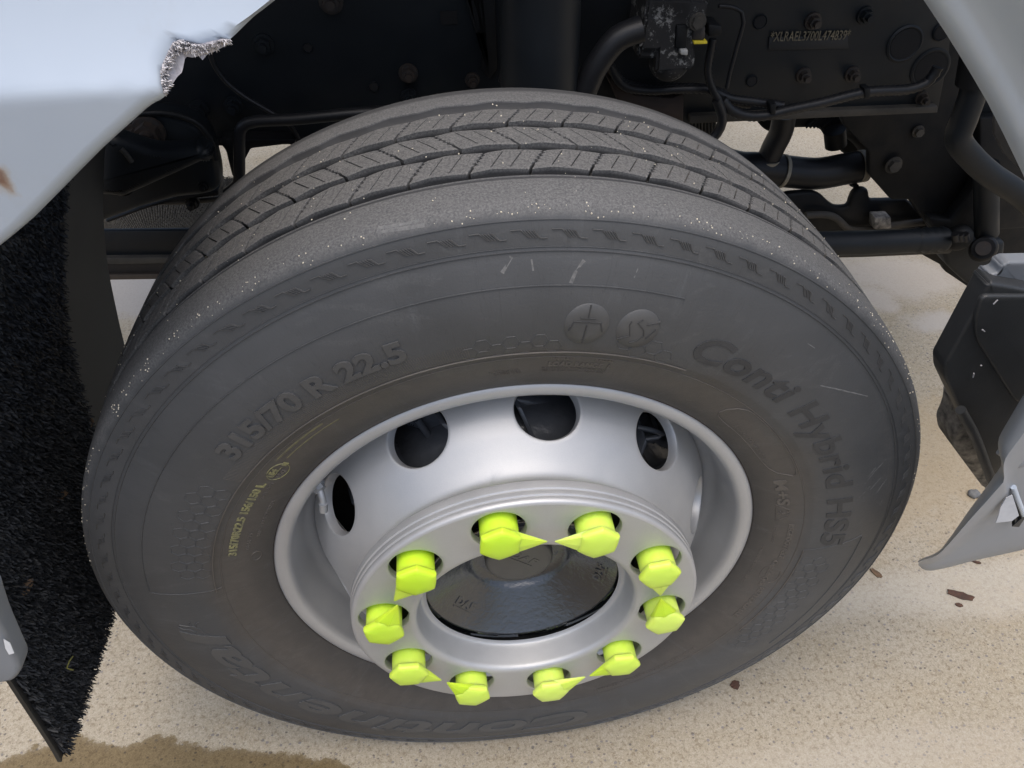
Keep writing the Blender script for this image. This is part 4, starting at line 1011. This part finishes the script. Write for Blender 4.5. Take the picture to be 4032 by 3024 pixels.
# ------------------------------------------------------------------ spray suppression liner behind the wheel
LP = smooth_prof([(-.606, -.215), (-.600, -.17), (-.592, -.09), (-.583, 0), (-.570, .10), (-.548, .22), (-.510, .34), (-.465, .44), (-.400, .54), (-.30, .62)], .02)
def liner(name, y0, y1, th, mat, parent, off=0.0, lab=None, tilt=0):
    V = []; Fc = []; m = len(LP); ys = np.linspace(y0, y1, 12)
    for i, (x, z) in enumerate(LP):
        a = LP[max(0, i - 1)]; b = LP[min(m - 1, i + 1)]; tx, tz = b[0] - a[0], b[1] - a[1]; L = math.hypot(tx, tz); nx, nz = tz / L, -tx / L
        for y in ys:
            zz = z + (0 if i else -.0) - (tilt * (y - y0) if i < 3 else 0)
            V.append((x + nx * off, y, zz + nz * off)); V.append((x + nx * (off - th), y, zz + nz * (off - th)))
    k = len(ys) * 2
    for i in range(m - 1):
        for j in range(len(ys) - 1):
            o = i * k + j * 2; Fc.append((o, o + 2, o + k + 2, o + k)); Fc.append((o + 1, o + k + 1, o + k + 3, o + 3))
        Fc.append((i * k, i * k + 1, i * k + k + 1, i * k + k)); e = i * k + k - 2; Fc.append((e, e + k, e + k + 1, e + 1))
    for j in range(len(ys) - 1): o = j * 2; Fc.append((o, o + 1, o + 3, o + 2)); o = (m - 1) * k + j * 2; Fc.append((o, o + 2, o + 3, o + 1))
    return mesh_obj(name, V, Fc, mat, parent, 40, label=lab)
SG = liner('spray_guard', -.215, .135, .006, BRIST, truck, 0, 'black bristle spray guard curving behind the wheel', tilt=.05)
liner('guard_strip', .136, .318, .005, STRIP, SG, .004)
liner('guard_rim', -.2175, -.2145, .005, STRIP, SG, .001)
def bristles(n=44000):
    m = len(LP); cum = [0]
    for a, b in zip(LP, LP[1:]): cum.append(cum[-1] + math.dist(a, b))
    cum = np.array(cum); X = np.array([p[0] for p in LP]); Z = np.array([p[1] for p in LP])
    s = rng.uniform(0, cum[-1], n); x = np.interp(s, cum, X); z = np.interp(s, cum, Z)
    e = 1e-3; tx = np.interp(s + e, cum, X) - np.interp(s - e, cum, X); tz = np.interp(s + e, cum, Z) - np.interp(s - e, cum, Z); L = np.hypot(tx, tz) + 1e-9; tx /= L; tz /= L
    y = rng.uniform(-.210, .133, n)
    base = np.stack([x, y, z - .05 * (y + .215) * (s < .12)], 1)
    nrm = np.stack([tz, 0 * tz, -tx], 1); T = np.stack([tx, 0 * tx, tz], 1)
    ln = rng.uniform(.007, .014, n)[:, None]
    yy = rng.normal(.10, .45, n); tt = rng.normal(-.25, .35, n)
    d = nrm * 1.0 + T * tt[:, None] + np.array([0, 1, 0]) * yy[:, None]; d /= np.linalg.norm(d, axis=1)[:, None]
    sd = np.cross(d, T + np.array([0, .6, 0]) * rng.normal(0, 1, n)[:, None]); sd /= (np.linalg.norm(sd, axis=1)[:, None] + 1e-9); wd = rng.uniform(.0006, .0012, n)[:, None]
    mid = base + d * ln * .55 + T * rng.normal(0, .0012, n)[:, None]; tip = base + d * ln + T * (rng.normal(-.002, .002, n)[:, None])
    V = np.stack([base - sd * wd, base + sd * wd, mid - sd * wd, mid + sd * wd, tip - sd * wd * .7, tip + sd * wd * .7], 1).reshape(-1, 3)
    me = bpy.data.meshes.new('bristles'); o = np.arange(n)[:, None] * 6
    F = np.concatenate([o + np.array([[0, 1, 3, 2]]), o + np.array([[2, 3, 5, 4]])], 0)
    me.vertices.add(len(V)); me.vertices.foreach_set('co', V.ravel()); me.loops.add(F.size); me.loops.foreach_set('vertex_index', F.ravel())
    me.polygons.add(len(F)); me.polygons.foreach_set('loop_start', np.arange(0, F.size, 4)); me.update(calc_edges=True); me.validate()
    link('bristles', me, BRIST, SG, kind='stuff')
bristles()

# ------------------------------------------------------------------ lower body pieces at both sides
pplate('sill_panel', rounded([(-120, 1240), (-20, 1290), (0, 1352), (46, 1452), (30, 1474), (-40, 1486), (-140, 1490)], 12), -.265, .028, GREYP, truck, bevel=.006, seg=4, smooth=60, label='pale grey rounded sill corner')
prism('chipped_paint', [at(*p, 'y', -.2665) for p in ((8, 1380), (22, 1388), (31, 1410), (20, 1413), (12, 1400))], (0, -.0006, 0), simple('white_primer', (.62, .64, .66)), bpy.data.objects['sill_panel'], 0)
sb = prism('step_box', [at(a, b, 'y', -.08) for a, b in rounded([(2138, 612), (2040, 790), (2041, 818), (2076, 892), (2110, 960), (2145, 1040), (2300, 1060), (2300, 640)], 8)], (0, .03, 0), PLAST, truck, .004, 3, 50, label='black plastic step box behind the grey bumper end')
prism('raised_face', [at(a, b, 'y', -.086) for a, b in rounded([(2122, 640), (2106, 690), (2110, 735), (2150, 800), (2195, 870), (2300, 900), (2300, 640)], 16)], (0, .008, 0), PLAST, sb, .003, 3, 50)
tube('step_rib', [at(a, b, 'y', -.095) for a, b in ((2075, 885), (2105, 940), (2128, 1000), (2150, 1060))], .006, PLAST, sb)
for (a_, b_) in (((2146, 657), (2155, 648)), ((2102, 815), (2104, 806)), ((2118, 790), (2121, 789)), ((2122, 712), (2127, 716))):
    tube('paint_chip', [at(*a_, 'y', -.0925), at(*b_, 'y', -.0925)], .0008, FIBRE, sb, 6, sm=False)
sp2 = prism('spattered_flap', [at(a, b, 'y', -.03) for a, b in rounded([(2078, 884), (2074, 912), (2059, 945), (2062, 970), (2126, 1056), (2190, 1080), (2150, 960), (2095, 880)], 8)], (0, .05, 0), MUDF, truck, .005, 3, 50)
br = prism('step_bracket', [at(a, b, 'y', -.06) for a, b in rounded([(2133, 596), (2158, 590), (2164, 574), (2180, 567), (2300, 564), (2300, 720), (2212, 672), (2146, 612)], 5)], (0, .02, 0), GREYP, truck, .003, 3, 50, label='light grey bracket on the step box')
prism('bracket_slot', [at(a, b, 'y', -.062) for a, b in rounded([(2194, 634), (2204, 628), (2300, 632), (2300, 668), (2240, 668)], 6)], (0, .004, 0), PLAST, br, .001)
def bumper():
    # left silhouette (leading edge) is a fat rounded tube that runs into a panel
    L = [(2700, 60), (2480, 410), (2290, 720), (2250, 790), (2212, 851), (2180, 905), (2156, 950), (2159, 980), (2165, 1002), (2150, 1024), (2132, 1050), (2095, 1100), (2058, 1153), (2030, 1189), (2012, 1200), (1992, 1206), (1983, 1212)]
    Bt = [(3000, 1010), (2800, 1040), (2600, 1085), (2400, 1140), (2300, 1165), (2212, 1187), (2150, 1201), (2100, 1212), (2055, 1224), (2012, 1233), (1996, 1232), (1985, 1222)]
    n = 8; Ls = [tuple(p) for p in smooth_prof(L, 12)]; Bs_ = [tuple(p) for p in smooth_prof(Bt, 12)]
    m = 110
    def res(P):
        c = [0]
        for a, b in zip(P, P[1:]): c.append(c[-1] + math.dist(a, b))
        q = np.linspace(0, c[-1], m); return np.stack([np.interp(q, c, [p[0] for p in P]), np.interp(q, c, [p[1] for p in P])], 1)
    A_, B_ = res(Ls), res(Bs_); V = []; Fc = []
    prof = [(0.0, .060), (0, .030), (.0, .014), (.02, .0), (.06, -.014), (.12, -.025), (.19, -.031), (.27, -.029), (.36, -.016), (.44, -.006), (.52, -.001), (.62, .004), (.8, .005), (.94, .008), (1.0, .014), (1.0, .06)]
    for i in range(m):
        for (t, dy) in prof:
            px = A_[i] + (B_[i] - A_[i]) * t; V.append(at(px[0], px[1], 'y', -.225 + dy))
    k = len(prof)
    for i in range(m - 1):
        for j in range(k - 1): Fc.append((i * k + j, i * k + j + 1, (i + 1) * k + j + 1, (i + 1) * k + j))
    Fc.append(tuple((m - 1) * k + j for j in range(k)))
    return mesh_obj('bumper_end', V, Fc, GREYP, truck, 60, label='pale grey bumper end pointing down to the tyre')
be = bumper()
tube('edge_swell', [at(2176, 962, 'y', -.222), at(2200, 985, 'y', -.232), at(2232, 968, 'y', -.232), at(2270, 930, 'y', -.225)], .013, GREYP, be, 20)
prism('recess', [at(a, b, 'y', -.2300) for a, b in ((2184, 1070), (2196, 1062), (2213, 1118), (2200, 1137), (2186, 1136), (2206, 1118))], (0, -.001, 0), PLAST, be, 0)
tube('white_trim', [at(2189, 1052, 'y', -.236), at(2199, 1080, 'y', -.234), at(2212, 1112, 'y', -.232)], .0028, BLUEW, be)
prism('scraped_patch', [at(a, b, 'y', -.2440) for a, b in ((2160, 1095), (2172, 1075), (2186, 1068), (2200, 1112), (2185, 1124), (2150, 1128), (2156, 1112))], (0, -.001, 0), simple('scraped_primer', (.50, .52, .55), (.40, .42, .45), .6, nscale=60), be, 0)
# ------------------------------------------------------------------ litter on the ground and in the bristles
def flake(name, cpos, size, ang, mat, label, cat, nrm=(0, 0, 1), curl=.15, pts=9, th=.0015, group=None):
    bm = bmesh.new(); ring = []; q = Vector(nrm).to_track_quat('Z', 'Y').to_matrix(); c, s = math.cos(ang), math.sin(ang)
    for i in range(pts * 2):
        t = 2 * PI * i / (pts * 2); r = rng.uniform(.78, 1.1); x, y = size[0] * math.cos(t) * r, size[1] * math.sin(t) * r
        ring.append(Vector((x * c - y * s, x * s + y * c, th + curl * (x * x) / size[0] + rng.uniform(0, th))))
    top = [bm.verts.new(Vector(cpos) + q @ p) for p in ring]; bot = [bm.verts.new(Vector(cpos) + q @ (p - Vector((0, 0, th * 1.6)))) for p in ring]
    ct = bm.verts.new(Vector(cpos) + q @ Vector((0, 0, th * 2.2))); cb = bm.verts.new(Vector(cpos) + q @ Vector((0, 0, 0))); n = len(ring)
    for i in range(n):
        bm.faces.new((ct, top[i], top[(i + 1) % n])); bm.faces.new((top[i], bot[i], bot[(i + 1) % n], top[(i + 1) % n])); bm.faces.new((cb, bot[(i + 1) % n], bot[i]))
    o = bm_obj(name, bm, mat, None, 40); return tag(o, label, cat, group)
gp = lambda a, b, dz=0.0: at(a, b, 'z', GZ) + Vector((0, 0, dz + .0004))
flake('brown_leaf', gp(2074, 1287), (.028, .0085), D(-28), LEAF, 'curled reddish brown leaf on the concrete below the grey bumper end', 'leaf')
flake('leaf_scrap', gp(2071, 1308), (.007, .004), D(-20), LEAF, 'small dark leaf scrap just below the curled brown leaf', 'leaf')
flake('leaf_scrap', gp(2108, 1215), (.009, .003), D(-30), LEAF, 'thin dark leaf scrap under the grey bumper end bottom edge', 'leaf')
flake('leaf_scrap', gp(1588, 1480), (.009, .0085), D(40), LEAF, 'small brown leaf scrap on the concrete just below the tyre', 'leaf')
flake('wood_chip', gp(1893, 1240), (.014, .006), D(-60), TAN, 'brown wood chip on the concrete right of the tyre', 'chip')
bm = bmesh.new(); bmesh.ops.create_icosphere(bm, subdivisions=3, radius=1)
for v in bm.verts: v.co *= 1 + .12 * math.sin(v.co.x * 5 + 1) * math.cos(v.co.y * 4) + rng.uniform(-.04, .04)
bmesh.ops.transform(bm, matrix=Matrix.Translation(gp(2103, 1070, .005)) @ Matrix.Diagonal((.013, .011, .008, 1)), verts=bm.verts)
tag(bm_obj('pebble', bm, STONE, None, 40), 'grey pebble on the concrete beside the spattered step flap', 'pebble')
XM = -.572
for (a_, b_, sz, an, lab) in ((54, 1268, (.012, .006), .1, 'tan leaf piece caught in the black bristles beside the grey sill corner'), (127, 1073, (.012, .006), -.2, 'tan leaf piece in the bristles level with the wheel hub'),
                              (193, 915, (.008, .005), .3, 'tan leaf piece in the bristles close to the tyre edge'), (118, 742, (.013, .004), .1, 'uppermost tan leaf piece caught in the black bristles'), (3, 1008, (.012, .009), .2, 'pale tan leaf piece in the bristles at the left picture edge')):
    flake('leaf_piece', at(a_, b_, 'x', XM), sz, an, TAN, lab, 'leaf', (1, -.3, .2))
g = tube('grass_blade', [at(157, 1418, 'x', XM), at(150, 1428, 'x', XM + .004), at(144, 1443, 'x', XM + .004), at(152, 1446, 'x', XM + .003), at(158, 1447, 'x', XM)], .0010, GRASS, None, 6)
tag(g, 'thin yellow grass blade lying bent in the black bristles', 'grass blade')
print('objects', len(bpy.data.objects), 'tris', sum(len(o.data.polygons) for o in bpy.data.objects if o.type == 'MESH'))
